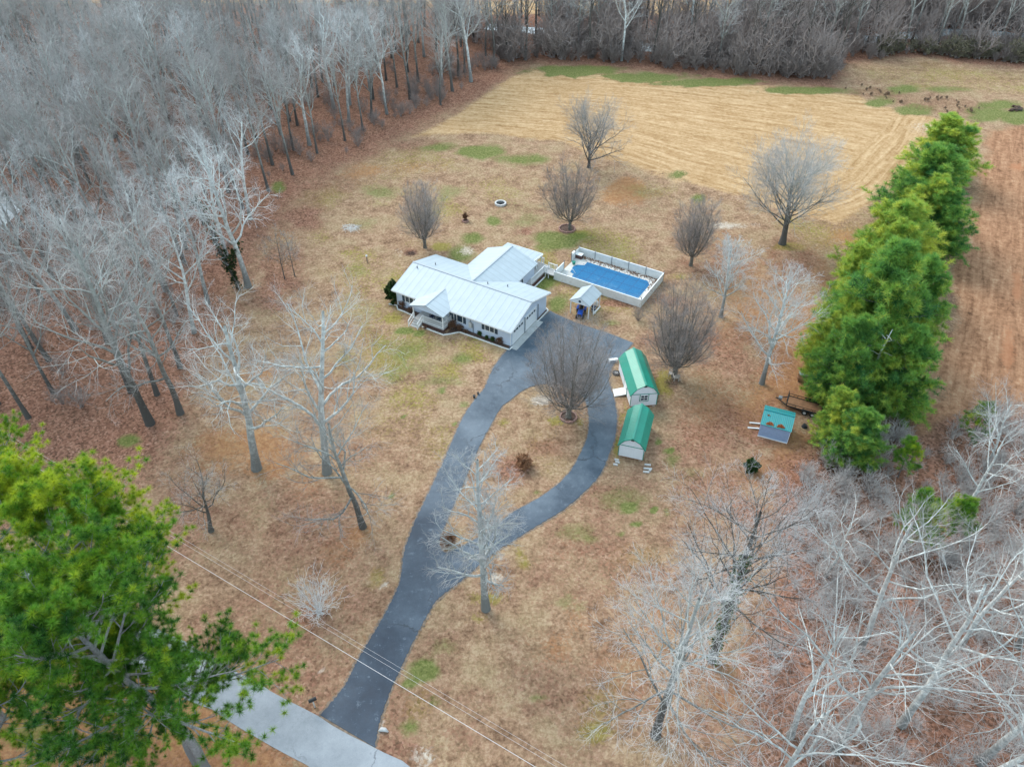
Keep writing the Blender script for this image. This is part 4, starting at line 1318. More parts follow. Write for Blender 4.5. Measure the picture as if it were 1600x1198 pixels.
flat('flower_bed', [tuple(P(*Z1(*p))[:2]) for p in EDGE2[:-1]] + [hw(17.15, .6), hw(9.1, .6), hw(9.1, -1.2), hw(5.9, -1.2)], .022, M['mulch'])
flat('flower_bed', [tuple(P(*Z1(*p))[:2]) for p in EDGE[1:]] + [hw(4.1, -1.0), hw(4.1, .6), hw(.4, .6)], .022, M['mulch'])
flat('flower_bed', [tuple(p[:2]) for p in q[1:3]] + [hw(17.25, 9.15), hw(17.25, 7.0)], .062, M['mulch'])

# shrubs in the beds
sh_green = bush_mesh('leafy_shrub', 611, 1.0, .9, M['twig_dark'], 12, M['leaf_shrub'], .13, .1, 7, .45)
sh_brown = bush_mesh('brown_shrub', 612, 1.0, 1.2, M['twig_dark'], 14, M['leaf_brown'], .1, .07, 3, .3)
sh_ever = bush_mesh('round_evergreen', 613, 1.0, .8, M['twig_dark'], 14, M['ivy'], .13, .1, 14, .5)
SHR = [((192, 640), sh_ever, 2.1, 'tall dark green shrub at the left front corner of the house', 'leafy'), ((265, 690), sh_brown, .8, 'brown shrub in the bed left of the porch', ''), ((325, 730), sh_brown, .55, 'small brown shrub beside the porch steps', ''),
       ((675, 870), sh_brown, .9, 'reddish brown shrub right of the porch corner', ''), ((740, 878), sh_brown, .6, 'low brown shrub below the shuttered window', ''), ((905, 925), sh_green, .55, 'low green plant in the bed below the garage wall', ''),
       ((960, 955), sh_green, .4, 'pale green plant in the middle of the long bed', ''), ((1010, 972), sh_green, .5, 'green plant in the bed nearest the garage corner', ''), ((1070, 990), sh_brown, .75, 'round brown shrub at the garage corner', ''),
       ((790, 905), sh_brown, .4, 'small tan plant by the electric meter', ''), ((450, 870), sh_brown, .35, 'small reddish plant in front of the porch railing', '')]
for (pp, me, s, lab, _) in SHR:
    o = link('shrub', me)
    o.location = P(*Z1(*pp))
    o.scale = (s, s, s)
    o.rotation_euler.z = pp[0]
    tag(o, lab, 'shrub', 'shrubs in the house beds')

# porch chairs seen under the gable
def chair(name, label, loc, rz, mat, s=1.0, group=None):
    t = thing(name, label, 'chair', loc, rz, group)
    t.scale = (s, s, s)
    MB().box(-.27, .27, -.26, .26, .38, .43).build('seat', mat, t)
    mb = MB()
    for k in range(5): mb.bar((-.22 + .11 * k, .27, .42), (-.22 + .11 * k, .4, 1.0), .07, .025)
    mb.bar((-.27, .4, 1.0), (.27, .4, 1.0), .03, .06)
    mb.build('backrest', mat, t)
    for sx in (-.25, .25):
        for sy in (-.23, .25): MB().box(sx - .03, sx + .03, sy - .03, sy + .03, 0, .38).build('leg', mat, t)
        MB().bar((sx * 1.15, -.28, .62), (sx * 1.15, .32, .62), .08, .03).box(sx * 1.15 - .025, sx * 1.15 + .025, -.25, -.2, .38, .6).build('armrest', mat, t)
    return t


for k, (lx, mt_, lab) in enumerate(((6.25, M['navy'], 'dark chair on the front porch behind the steps'), (7.35, M['shutter'], 'dark chair on the porch by the railing'), (8.15, M['white'], 'white chair at the right end of the porch'))):
    v = hw(lx, -.15)
    chair('porch_chair', lab, (v[0], v[1], DZ), HA, mt_, .85, 'porch chairs')

# ------------------------------------------------------------------ pool
PA = R(-31.2)
pl = P(*Z2(300, 510))
PO = Vector((pl.x, pl.y, 0))
PL = frame(PO, PA)
PW, PD, FH = 12.65, 7.3, 1.2


def pool_child(mb, name, mat, kind=None):
    o = mb.build(name, mat)
    o.location, o.rotation_euler = PO, (0, 0, PA)
    if kind: tag(o, kind=kind)
    return o


pool_child(MB().box(.1, PW - .1, .1, PD - .1, 0.03, .16), 'pool_deck', M['concrete_pale'], 'structure')
fence = thing('pool_fence', 'white solid panel fence around the covered pool', 'fence', PO, PA)
fm = M['white_dirty']
MB().box(0, PW, 0, .06, 0.02, FH).build('panel', fm, fence)
MB().box(PW - .06, PW, .062, PD - .062, 0.02, FH).build('panel', fm, fence)
MB().box(0, PW, PD - .06, PD, 0.02, FH).build('panel', fm, fence)
MB().box(0, .06, .062, 2.7, 0.02, FH).build('panel', fm, fence)
MB().box(0, .06, 5.0, PD - .062, 0.02, FH).build('panel', fm, fence)
MB().box(-.03, PW + .03, -.03, .09, FH, FH + .05).box(-.03, PW + .03, PD - .09, PD + .03, FH, FH + .05).box(PW - .09, PW + .03, .092, PD - .092, FH, FH + .05).box(-.03, .09, .092, 2.7, FH, FH + .05).build('top_rail', M['white'], fence)
for k in range(6):
    MB().box(k * PW / 5 - .035, k * PW / 5 + .035, PD - .13, PD - .062, .16, FH + .32).build('post', M['steel'], fence)
for (xx, yy) in ((.0, 2.75), (0, 4.95), (0, 6.1), (PW - .13, .1), (.1, .1)):
    MB().box(xx - .04 + .04, xx + .04 + .04, yy - .04, yy + .04, .02, FH + .35).build('post', M['steel'], fence)
# cover
cl = [PL(*Z2(*p), .2) for p in ((500, 500), (1185, 712), (1310, 530), (640, 330))]
cx0, cx1 = min(cl[0][0], cl[3][0]), (cl[1][0] + cl[2][0]) / 2
cy0, cy1 = (cl[0][1] + cl[1][1]) / 2, (cl[2][1] + cl[3][1]) / 2
print('pool cover', cx0, cx1, cy0, cy1)
ol = [(cx0, cy0), (cx1 - .25, cy0), (cx1, cy0 + .3), (cx1, cy1 - .75), (cx1 - .6, cy1), (cx0 + .1, cy1), (cx0 + .15, cy1 - .9), (cx0 - .75, cy1 - 1.3), (cx0 - 1.05, cy1 - 2.0), (cx0 - .75, cy0 + 1.15), (cx0 - .1, cy0 + .95)]
m, nt, b = new_mat('blue_mesh_cover')
tc = N(nt, 'ShaderNodeTexCoord')
n1 = noise(nt, tc.outputs['Object'], .45, 6, .7)
n2 = noise(nt, tc.outputs['Object'], 6, 5, .7)
c = ramp(nt, n2.outputs[0], [(.35, (.006, .105, .25)), (.65, (.018, .165, .35))])
spx = N(nt, 'ShaderNodeSeparateXYZ')
nt.links.new(tc.outputs['Object'], spx.inputs[0])
lowm = mth(nt, 'SUBTRACT', mth(nt, 'MULTIPLY', n1.outputs[0], 1.2), mth(nt, 'MULTIPLY', spx.outputs[1], .13))
c = mix(nt, ramp(nt, mth(nt, 'ADD', lowm, mth(nt, 'MULTIPLY', n2.outputs[0], .25)), [(.35, (0, 0, 0)), (.8, (.5, .5, .5))]), c, (.16, .3, .42))     # dried silt left on the low side
nt.links.new(c, b.inputs['Base Color'])
b.inputs['Roughness'].default_value = .6
b.inputs['Specular IOR Level'].default_value = .25
M['cover'] = m
M['strap'] = plain('cover_strap', (.006, .07, .2), .6, .1)
cov = thing('pool_cover', 'blue mesh winter cover stretched over the swimming pool', 'pool cover', PO, PA)
MB().prism(ol, .175, .2).build('sheet', M['cover'], cov)
for k in range(7):
    xx = cx0 + .5 + k * (cx1 - cx0 - .8) / 6
    MB().box(xx - .03, xx + .03, cy0 - .25, cy1 + .25, .2, .206).build('strap', M['strap'], cov)
for k in range(3):
    yy = cy0 + .7 + k * (cy1 - cy0 - 1.4) / 2
    MB().box(cx0 - .2, cx1 + .25, yy - .03, yy + .03, .2005, .2075).build('strap', M['strap'], cov)
hy = thing('pool_ladder', 'white handrail over the corner of the blue pool cover', 'handrail', PO, PA)
MB().tube([(cx0 - .9, cy0 + .3, .16), (cx0 - .8, cy0 + .5, .8), (cx0 - .3, cy0 + 1.0, .85), (cx0, cy0 + 1.2, .22)], .035, 8).build('rail', M['white'], hy)
MB().disc((cx0 - .9, cy0 + .3, .175), (0, 0, 1), .08, .03, 12).build('foot_plate', M['steel'], hy)
bx = thing('storage_box', 'white-topped dark storage box in the back left corner of the pool deck', 'box', PO, PA)
sx, sy = PL(*Z2(548, 275), .2)
MB().box(sx - .75, sx + .75, sy - .35, sy + .3, .16, .72).build('body', M['brownskirt'], bx)
MB().box(sx - .8, sx + .8, sy - .4, sy + .35, .722, .82).build('lid', M['white_dirty'], bx, .02)
pv_ = P(*Z2(508, 352), .16)
pt = thing('planter', 'dark green tub standing on the pool deck', 'planter', (pv_.x, pv_.y, .16))
MB().tube([(0, 0, 0), (0, 0, .38)], [.16, .24], 14).build('pot', M['green_trim'], pt)
MB().tube([(0, 0, .36), (0, 0, .42)], [.27, .27], 14).build('rim', M['green_trim'], pt)
# leaves and litter lying on the deck along the back
rgl = np.random.RandomState(3)
lp = np.stack([rgl.rand(700) * (PW - .8) + .4, PD - .25 - np.abs(rgl.randn(700)) * .45, np.full(700, .18)], 1)
lp2 = np.stack([PW - .25 - np.abs(rgl.randn(220)) * .4, rgl.rand(220) * 3 + PD - 3.4, np.full(220, .18)], 1)
lp = np.concatenate([lp, lp2])
lp = lp[(lp[:, 1] > cy1 + .1) | (lp[:, 0] > cx1 + .05)]
V, F, T_ = tufts(rgl, lp, rgl.randn(*lp.shape), 3, .12, .1, .9, np.clip(.4 + rgl.randn(len(lp)) * .3, 0, 1), 0)
V[:, 2] = np.maximum(V[:, 2], .166)
o = link('leaf_litter', np_mesh('leaf_litter', V, [F], [M['leaf_brown']], attrs={'tint': ('FLOAT', T_)}))
o.location, o.rotation_euler = PO, (0, 0, PA)
tag(o, 'drift of brown leaves along the back of the pool deck', 'leaves', kind='stuff')

# ------------------------------------------------------------------ white canopy with tractor
CA = R(-31.5)
cv = P(*Z2(470, 855))
CO = Vector((cv.x, cv.y, 0))
can = thing('canopy', 'small white gabled canopy on posts beside the pool fence', 'canopy', CO, CA)
CW_, CD_, CZ, CR = 2.62, 3.05, 2.0, 2.85
cr = MB()
cr.slab([(-.12, -.15, CZ), (CW_ / 2, -.15, CR), (CW_ / 2, CD_ + .15, CR), (-.12, CD_ + .15, CZ)], .05)
cr.slab([(CW_ / 2, -.15, CR), (CW_ + .12, -.15, CZ), (CW_ + .12, CD_ + .15, CZ), (CW_ / 2, CD_ + .15, CR)], .05)
rf = cr.build('roof', M['wing_roof'], can)
MB().bar((CW_ / 2, -.15, CR + .01), (CW_ / 2, CD_ + .15, CR + .01), .12, .04).build('ridge_cap', M['ridge'], rf)
MB().poly([(0, -.1, CZ - .06), (CW_, -.1, CZ - .06), (CW_ / 2, -.1, CR - .09), (0, -.06, CZ - .06), (CW_, -.06, CZ - .06), (CW_ / 2, -.06, CR - .09)], [(0, 1, 2), (5, 4, 3), (0, 3, 4, 1), (1, 4, 5, 2), (2, 5, 3, 0)]).build('gable', M['white'], can)
MB().ring((0, 0, 0), .14, .03, .03, 18).disc((0, 0, .012), (0, 0, 1), .1, .02, 14).build('emblem', M['shutter'], can).matrix_local = Matrix.Translation((CW_ / 2, -.105, CZ + .25)) @ Matrix.Rotation(R(90), 4, 'X')
for (xx, yy) in ((0.05, 0), (CW_ - .05, 0), (.05, CD_), (CW_ - .05, CD_), (CW_ - .05, CD_ * .45)):
    MB().box(xx - .05, xx + .05, yy - .05, yy + .05, 0, CZ - .03).build('post', M['white'], can)
MB().bar((0.05, -.08, CZ - .1), (CW_ - .05, -.08, CZ - .1), .05, .1).bar((CW_, 0, CZ - .1), (CW_, CD_, CZ - .1), .05, .1).bar((0, 0, CZ - .1), (0, CD_, CZ - .1), .05, .1).build('beam', M['white'], can)
MB().bar((CW_ + .1, CD_ * .35, .12), (CW_ + .1, CD_, .12), .1, .2).build('base_board', M['white'], can)


def wheel(parent, c, r_, w_, mat_rim):
    wv = MB().tube([(c[0] - w_ / 2, c[1], c[2]), (c[0] - w_ / 2 * .8, c[1], c[2]), (c[0] + w_ / 2 * .8, c[1], c[2]), (c[0] + w_ / 2, c[1], c[2])], [r_ * .88, r_, r_, r_ * .88], 20).build('wheel', M['rubber'], parent)
    MB().disc(c, (1, 0, 0), r_ * .55, w_ * 1.04, 14).build('rim', mat_rim, wv)


tv = P(*Z2(580, 880))
tr = thing('tractor', 'small blue tractor parked nose out under the white canopy', 'tractor', (tv.x, tv.y, 0), CA + R(18))
MB().prism([(-.32, -.95), (-.25, -1.05), (.25, -1.05), (.32, -.95), (.32, -.1), (-.32, -.1)], .42, .88).build('hood', M['tractor_blue'], tr, .04)
MB().box(-.22, .22, -1.07, -1.04, .5, .8).build('grille', M['black'], tr)
MB().box(-.2, .2, -1.0, .75, .3, .42).build('chassis', M['black'], tr)
MB().box(-.3, .3, -.08, .78, .42, .55).build('body', M['tractor_blue'], tr)
for s in (-1, 1):
    MB().prism([(s * .34, .1), (s * .62, .1), (s * .62, .95), (s * .34, .95)] if s > 0 else [(s * .62, .1), (s * .34, .1), (s * .34, .95), (s * .62, .95)], .78, .86).build('fender', M['tractor_blue'], tr, .02)
    wheel(tr, (s * .48, .5, .38), .38, .26, M['steel'])
    wheel(tr, (s * .42, -.75, .25), .25, .18, M['steel'])
MB().box(-.22, .22, .3, .68, .72, .8).box(-.22, .22, .62, .7, .8, 1.12).build('seat', M['black'], tr, .02)
MB().ring((0, 0, 0), .17, .02, .03, 18).build('steering_wheel', M['black'], tr).matrix_local = Matrix.Translation((0, .05, 1.0)) @ Matrix.Rotation(R(30), 4, 'X')
MB().tube([(0, 0, .8), (0, .05, 1.0)], .025, 6).build('steering_column', M['black'], tr)
MB().bar((-.3, .8, .5), (-.3, .8, 1.55), .05, .05).bar((.3, .8, .5), (.3, .8, 1.55), .05, .05).bar((-.3, .8, 1.55), (.3, .8, 1.55), .05, .05).build('roll_bar', M['black'], tr)
bp_ = P(*Z2(712, 840))
br_ = thing('barrel', 'dark blue barrel with white bands beside the tractor under the canopy', 'barrel', bp_)
MB().tube([(0, 0, 0), (0, 0, .2), (0, 0, .45), (0, 0, .7), (0, 0, .85)], [.24, .29, .3, .29, .24], 18).build('body', M['navy'], br_, smooth=True)
MB().ring((0, 0, .2), .3, .012, .05, 18).ring((0, 0, .6), .3, .012, .05, 18).build('band', M['white'], br_)
jp = P(*Z2(725, 862))
jg = thing('white_jug', 'white plastic jug standing beside the blue barrel', 'jug', jp)
MB().tube([(0, 0, 0), (0, 0, .28), (0, 0, .36), (0, 0, .44)], [.17, .17, .07, .06], 14).build('body', M['white'], jg, smooth=True)
MB().tube([(0, 0, .44), (0, 0, .48)], .07, 10).build('cap', M['navy'], jg)
lp_ = P(*Z2(745, 790))
lm = thing('tank', 'round white tank on the right side of the canopy', 'tank', lp_)
MB().tube([(0, 0, .1), (0, 0, .2), (0, 0, .7), (0, 0, .85), (0, 0, .9)], [.16, .2, .2, .13, .05], 16).build('body', M['white'], lm, smooth=True)
MB().tube([(0, 0, 0), (0, 0, .1)], [.17, .16], 16).tube([(0, 0, .9), (0, 0, .96)], .06, 10).build('collar', M['steel'], lm)

# ------------------------------------------------------------------ green barn sheds
def barn_shed(label, loc, rz, wd, ln, wall_h, brk_h, ridge_h, brk, front_window, feet):
    t = thing('barn_shed', label, 'shed', loc, rz, 'green-roofed barn sheds')
    hw_ = wd / 2
    prof = [(-hw_ + .05, wall_h), (-brk, brk_h), (0, ridge_h), (brk, brk_h), (hw_ - .05, wall_h)]
    z0 = feet
    # local: x across, y from the front gable (0) back to ln
    pts = [(-hw_ + .1, .1, z0), (hw_ - .1, .1, z0), (hw_ - .1, .1, wall_h - .06)] + [(a * .96, .1, b - .06) for a, b in prof[::-1][1:4]] + [(-hw_ + .1, .1, wall_h - .06)]
    n = len(pts)
    bk = [(p[0], ln - .1, p[2]) for p in pts]
    mb = MB().poly(pts + bk, [tuple(range(n)), tuple(range(n, 2 * n))[::-1]] + [(i, n + i, n + (i + 1) % n, (i + 1) % n) for i in range(n)])
    mb.build('wall', M['shed_wall'], t)
    rb = MB()
    ev = [(-hw_ - .06, wall_h - .12)] + prof[1:4] + [(hw_ + .06, wall_h - .12)]
    for (a, b) in zip(ev[:-1], ev[1:]):
        rb.slab([(a[0], 0, a[1]), (b[0], 0, b[1]), (b[0], ln, b[1]), (a[0], ln, a[1])][::1], .05)
    rf_ = rb.build('roof', M['green_roof'], t)
    MB().bar((0, -.01, ridge_h + .02), (0, ln + .01, ridge_h + .02), .2, .04).build('ridge_cap', M['green_roof'], rf_)
    tb = MB()
    for (a, b) in zip(ev[:-1], ev[1:]):
        tb.bar((a[0], -.012, a[1] - .03), (b[0], -.012, b[1] - .03), .02, .09)
    tb.bar((-hw_ + .1, .085, wall_h - .02), (hw_ - .1, .085, wall_h - .02), .03, .07)
    for sx_ in (-1, 1): tb.bar((sx_ * (hw_ - .1), .085, z0), (sx_ * (hw_ - .1), .085, wall_h - .06), .07, .03)
    tb.build('trim', M['green_trim'], t)
    v_ = MB().box(-.16, .16, .05, .095, ridge_h - .36, ridge_h - .2).build('vent', M['black'], t)
    if front_window:
        f = MB()
        f.box(-.42, .42, .04, .095, 1.0, 1.06).box(-.42, .42, .04, .095, 1.74, 1.8).box(-.42, -.36, .04, .095, 1.06, 1.74).box(.36, .42, .04, .095, 1.06, 1.74).box(-.02, .02, .045, .095, 1.06, 1.74).box(-.36, -.02, .045, .095, 1.38, 1.42).box(.02, .36, .045, .095, 1.38, 1.42)
        f = f.build('window', M['white'], t)
        MB().box(-.36, .36, .07, .098, 1.06, 1.74).build('pane', M['glass'], f)
        MB().box(-.5, -.43, .05, .098, .95, 1.85).box(.43, .5, .05, .098, .95, 1.85).box(-.5, .5, .05, .098, .9, .949).build('window_trim', M['green_trim'], t)
    sk = MB()
    for yy in np.linspace(.3, ln - .3, 4):
        sk.box(-hw_ + .2, -hw_ + .5, yy - .15, yy + .15, 0, z0 - .005).box(hw_ - .5, hw_ - .2, yy - .15, yy + .15, 0, z0 - .005)
    sk.build('foundation_block', M['greyblock'], t)
    MB().box(-hw_ + .12, hw_ - .12, .12, .2, z0 - .14, z0 - .006).box(-hw_ + .12, hw_ - .12, ln - .2, ln - .12, z0 - .14, z0 - .006).build('skid', M['timber'], t)
    return t


s1o = P(*Z3(465, 585))
s1 = barn_shed('larger green-roofed white barn shed with a gable window and a ramp to the drive', (s1o.x - .05, s1o.y + .05, 0), R(5.2), 3.1, 6.5, 1.95, 2.75, 3.25, .92, True, .25)
# side door on the drive side
d1 = MB().box(-1.49, -1.452, 2.0, 3.3, .3, 1.85).build('side_door', M['white'], s1)
MB().box(-1.5, -1.455, 1.92, 2.0, .26, 1.92).box(-1.5, -1.455, 3.3, 3.38, .26, 1.92).box(-1.5, -1.455, 2.0, 3.3, 1.85, 1.92).build('frame', M['green_trim'], d1)
MB().box(-1.52, -1.492, 2.08, 2.14, .95, 1.1).build('handle', M['steel'], d1)
rp = thing('ramp', 'white board ramp from the driveway up to the larger barn shed', 'ramp', s1.location, R(5.2))
MB().slab([(-1.46, 2.05, .3), (-1.46, 3.2, .3), (-2.75, 3.25, .09), (-2.75, 2.0, .09)][::-1], .06).build('boards', M['white_dirty'], rp)
MB().bar((-1.5, 2.05, .2), (-2.7, 2.05, .06), .06, .12).bar((-1.5, 3.2, .2), (-2.7, 3.2, .06), .06, .12).build('stringer', M['greywood'], rp)
s2o = P(*Z3(350, 1030))
barn_shed('smaller green-roofed white barn shed with a plain gable nearest the loop drive', (s2o.x, s2o.y + .1, 0), R(-17), 2.72, 5.45, 1.8, 2.5, 2.95, .8, False, .22)
lv = P(*Z3(232, 292))
ty = thing('tyre', 'old grey-rimmed tyre lying by the driveway beside the larger barn shed', 'tyre', lv)
MB().ring((0, 0, 0), .3, .11, .2, 24).build('tread', M['rubber'], ty)
MB().ring((0, 0, .02), .15, .04, .16, 20).build('rim', M['greyblock'], ty)
bv = P(*Z3(205, 192))
bn = thing('bench', 'small white bench at the edge of the driveway turnaround', 'bench', bv, R(10))
MB().box(-.55, .55, -.18, .18, .38, .43).build('seat', M['white'], bn)
for sx_ in (-.42, .42): MB().box(sx_ - .04, sx_ + .04, -.16, .16, 0.05, .38).build('leg', M['white'], bn)


def block(loc, rz, label, s=(.5, .22, .14)):
    t = MB().box(-s[0] / 2, s[0] / 2, -s[1] / 2, s[1] / 2, 0, s[2])
    o = t.build('concrete_block', M['greyblock'], None, .012)
    o.location, o.rotation_euler = loc, (0, 0, rz)
    return tag(o, label, 'block', 'blocks lying by the smaller shed')


for px, lab, rz in (((237, 1028), 'upper grey block left of the smaller shed front', -.3), ((243, 1048), 'middle grey block left of the smaller shed front', -.35), ((226, 1068), 'lowest grey block left of the smaller shed front', -.3),
                    ((500, 1070), 'long grey slab, topmost right of the smaller shed front', -.1), ((492, 1102), 'second grey slab right of the smaller shed front', -.1), ((488, 1130), 'lowest grey slab right of the smaller shed front', -.1), ((523, 1112), 'tilted pale block beside the slabs right of the smaller shed', 1.0)):
    block(P(*Z3(*px)), rz, lab, (.62, .2, .12) if px[0] > 300 and px[0] < 515 else (.45, .2, .14))

# wooden seats round the big pear by the sheds
for px, rz, lab in (((738, 345), R(5), 'weathered white slatted seat in front of the broad pear'), ((698, 310), R(75), 'weathered slatted seat turned sideways left of the broad pear')):
    chair('garden_seat', lab, P(*Z3(*px)), rz + math.pi, M['greywood'], 1.05, 'seats at the foot of the broad pear')

# ------------------------------------------------------------------ teal-roofed shed, trailer, planks
SA = R(-22.5)
so = P(*Z4(200, 725))
sh = thing('teal_shed', 'small blue-grey shed with a leaf-strewn teal metal roof', 'shed', (so.x, so.y, 0), SA)
SW, SD = 3.02, 2.6
MB().poly([(0.03, 0.05, 0), (SW - .03, .05, 0), (SW - .03, SD, 0), (.03, SD, 0), (.03, .05, 1.85), (SW - .03, .05, 1.85), (SW - .03, SD, 1.85), (.03, SD, 1.85), (.03, 1.55, 2.45), (SW - .03, 1.55, 2.45)],
          [(0, 1, 5, 4), (1, 2, 6, 9, 5), (2, 3, 7, 6), (3, 0, 4, 8, 7), (4, 5, 9, 8), (8, 9, 6, 7), (3, 2, 1, 0)]).build('wall', M['grey_wall'], sh)
rr_ = MB()
rr_.slab([(-.06, -.12, 1.84), (SW + .06, -.12, 1.84), (SW + .06, 1.55, 2.55), (-.06, 1.55, 2.55)], .05)
rr_.slab([(-.06, 1.55, 2.55), (SW + .06, 1.55, 2.55), (SW + .06, SD + .15, 2.08), (-.06, SD + .15, 2.08)], .05)
rr_ = rr_.build('roof', M['teal_roof'], sh)
MB().bar((-.06, 1.55, 2.57), (SW + .06, 1.55, 2.57), .2, .04).build('ridge_cap', M['teal_roof'], rr_)
tm = MB().box(SW - .045, SW + .0, 0.02, .09, 0, 1.78).box(0, SW, -.0, .045, 0.0, .12).build('trim', M['white'], sh)
MB().box(SW - .028, SW + .02, .5, 1.5, .05, 1.7).build('side_door', M['white_dirty'], sh)
# leaves lying on the roof
rgt = np.random.RandomState(9)
for cxl, cyl, rx, ry, n_ in ((.85, .12, .36, .14, 80), (1.95, .12, .4, .15, 90), (.55, 1.05, .1, .06, 10)):
    a = rgt.rand(n_) * 6.28; q = np.sqrt(rgt.rand(n_))
    lx, ly = cxl + np.cos(a) * q * rx, cyl + np.abs(np.sin(a)) * q * ry * 2 - .1
    lz = 1.84 + (ly + .12) * (0.71 / 1.67) + .02
    pos = np.stack([lx, ly, lz], 1)
    V, F, T_ = tufts(rgt, pos, rgt.randn(n_, 3), 3, .13, .11, .9, np.clip(.5 + rgt.randn(n_) * .2, 0, 1), .2)
    o = link('leaf_heap', np_mesh('leaf_heap', V, [F], [M['leaf_roof'] if 'leaf_roof' in M else M['leaf_brown']], attrs={'tint': ('FLOAT', T_)}), sh)
    tag(o, 'heap of orange leaves', kind='stuff')
for k, (p0, p1, lab) in enumerate((((125, 602), (222, 618), 'upper white plank leading up to the teal-roofed shed'), ((108, 649), (214, 664), 'lower white plank leading up to the teal-roofed shed'))):
    a, b = P(*Z4(*p0)), P(*Z4(*p1))
    o = MB().bar(a + Vector((0, 0, .06)), b + Vector((0, 0, .16)), .17, .05).bar(a + (b - a) * .1 + Vector((0, 0, .02)), a + (b - a) * .16 + Vector((0, 0, .02)), .2, .04).build('plank', M['white_dirty'])
    tag(o, lab, 'plank', 'planks at the teal-roofed shed')
# flat trailer
ta = P(*Z4(470, 440), .45)
tb_ = P(*Z4(700, 505), .45)
dv = (tb_ - ta); TA = math.atan2(dv.y, dv.x)
tl_ = thing('trailer', 'low black utility trailer with wooden deck parked under the evergreens', 'trailer', (ta.x, ta.y, 0), TA)
TL, TWd = 3.6, 1.75
MB().box(0.06, TL, 0.06, TWd - .06, .42, .47).build('deck', M['timber'], tl_)
fr = MB()
fr.bar((0, 0, .45), (TL, 0, .45), .08, .12).bar((0, TWd, .45), (TL, TWd, .45), .08, .12).bar((0, 0.05, .45), (0, TWd - .05, .45), .08, .1).bar((TL, .05, .45), (TL, TWd - .05, .45), .08, .1)
fr.bar((0, .01, .8), (TL, .01, .8), .05, .05).bar((0, TWd, .8), (TL, TWd, .8), .05, .05)
for k in range(5):
    for yy in (0.01, TWd): fr.bar((k * TL / 4, yy, .5), (k * TL / 4, yy, .8), .05, .05)
fr.build('frame', M['black'], tl_)
rg2 = MB().bar((-.02, .06, .5), (-.1, .06, 1.25), .05, .05).bar((-.02, TWd - .06, .5), (-.1, TWd - .06, 1.25), .05, .05).bar((-.1, .06, 1.25), (-.1, TWd - .06, 1.25), .05, .05).bar((-.06, .06, .9), (-.06, TWd - .06, .9), .03, .03)
rg2.build('front_gate', M['black'], tl_)
tg = MB().bar((-1.1, TWd / 2, .42), (-.05, .15, .42), .07, .08).bar((-1.1, TWd / 2, .42), (-.05, TWd - .15, .42), .07, .08).bar((-1.3, TWd / 2, .44), (-1.05, TWd / 2, .44), .1, .1).build('tongue', M['black'], tl_)
MB().box(-1.0, -.6, TWd / 2 - .22, TWd / 2 + .22, .47, .72).build('tool_box', M['steel'], tl_, .02)
for yy in (-.14, TWd + .14):
    for xx in (TL * .55, TL * .78):
        wv = MB().disc((xx, yy, .3), (0, 1, 0), .3, .18, 20).build('wheel', M['rubber'], tl_)
        MB().disc((xx, yy, .3), (0, 1, 0), .16, .19, 14).build('rim', M['greyblock'], wv)
    MB().box(TL * .55 - .35, TL * .78 + .35, yy - .11, yy + .11, .63, .67).build('fender', M['black'], tl_)
wv_ = P(*Z4(650, 200))
wp = thing('firewood_stack', 'low stack of firewood boards under a grey sheet beside the evergreens', 'woodpile', wv_, R(-12))
lg = MB()
rgw = random.Random(4)
for i in range(5):
    for j in range(3):
        lg.tube([(-.9 + rgw.uniform(-.05, .05), -.5 + i * .2, .12 + j * .17), (.9 + rgw.uniform(-.1, .1), -.5 + i * .2, .12 + j * .17)], .085, 7)
lg.build('logs', M['timber'], wp)
MB().slab([(-.75, -.05, .66), (.85, -.05, .66), (.9, .75, .58), (-.8, .75, .6)], .05).build('sheet', M['tarp'], wp)
MB().box(-.85, -.75, -.55, .55, 0, .04).box(.75, .85, -.55, .55, 0, .04).build('bearer', M['greywood'], wp)
sc = P(*Z4(133, 1050))
o = link('round_shrub', bush_mesh('clipped_conifer', 640, 1.1, 1.0, M['bark_dark'], 22, M['leaf_shrub'], .16, .12, 12, .2)); o.location = sc
tag(o, 'small dark conifer shrub alone on the leafy lawn below the teal-roofed shed', 'shrub')
kb = P(*Z4(640, 640))
o = link('stump', MB().tube([(0, 0, 0), (0, 0, .25), (.03, 0, .32)], [.32, .25, .23], 12).build('tmp', M['charcoal']).data); o.location = kb
bpy.data.objects.remove(bpy.data.objects['tmp'])
tag(o, 'dark stump on the bare ground right of the teal-roofed shed', 'stump')

# ------------------------------------------------------------------ small things on the lawn
for (px, r_, lab) in (((888, 652), .85, 'brick ring edging round the pear inside the driveway loop'), ((886, 358), 1.15, 'brick ring edging round the pear behind the pool'), ((727, 346), .42, 'small brick ring with a dead plant on the back lawn')):
    q = P(*px)
    t = thing('tree_ring', lab, 'edging', q, 0, 'brick planting rings')
    n = max(10, int(r_ * 2 * math.pi / .24))
    mb = MB()
    for k in range(n):
        a = 2 * math.pi * k / n
        ca, sa_ = math.cos(a), math.sin(a)
        hh = .17 + .03 * ((k * 7) % 3)
        mb.bar((ca * (r_ - .07), sa_ * (r_ - .07), hh / 2), (ca * (r_ + .09), sa_ * (r_ + .09), hh / 2), 2 * math.pi * r_ / n * .92, hh)
    mb.build('bricks', M['brick'], t)
    MB().disc((0, 0, .05), (0, 0, 1), r_ - .06, .06, 24).build('soil', M['mulch'], t)
q = P(727, 345)
o = link('dead_plant', bush_mesh('dead_plant', 650, .9, .5, M['brownskirt'], 10, M['leaf_brown'], .12, .06, 3, .1)); o.location = q + Vector((0, .1, .08))
tag(o, 'reddish dead plant standing in the small brick ring', 'plant')
q = P(782, 319)
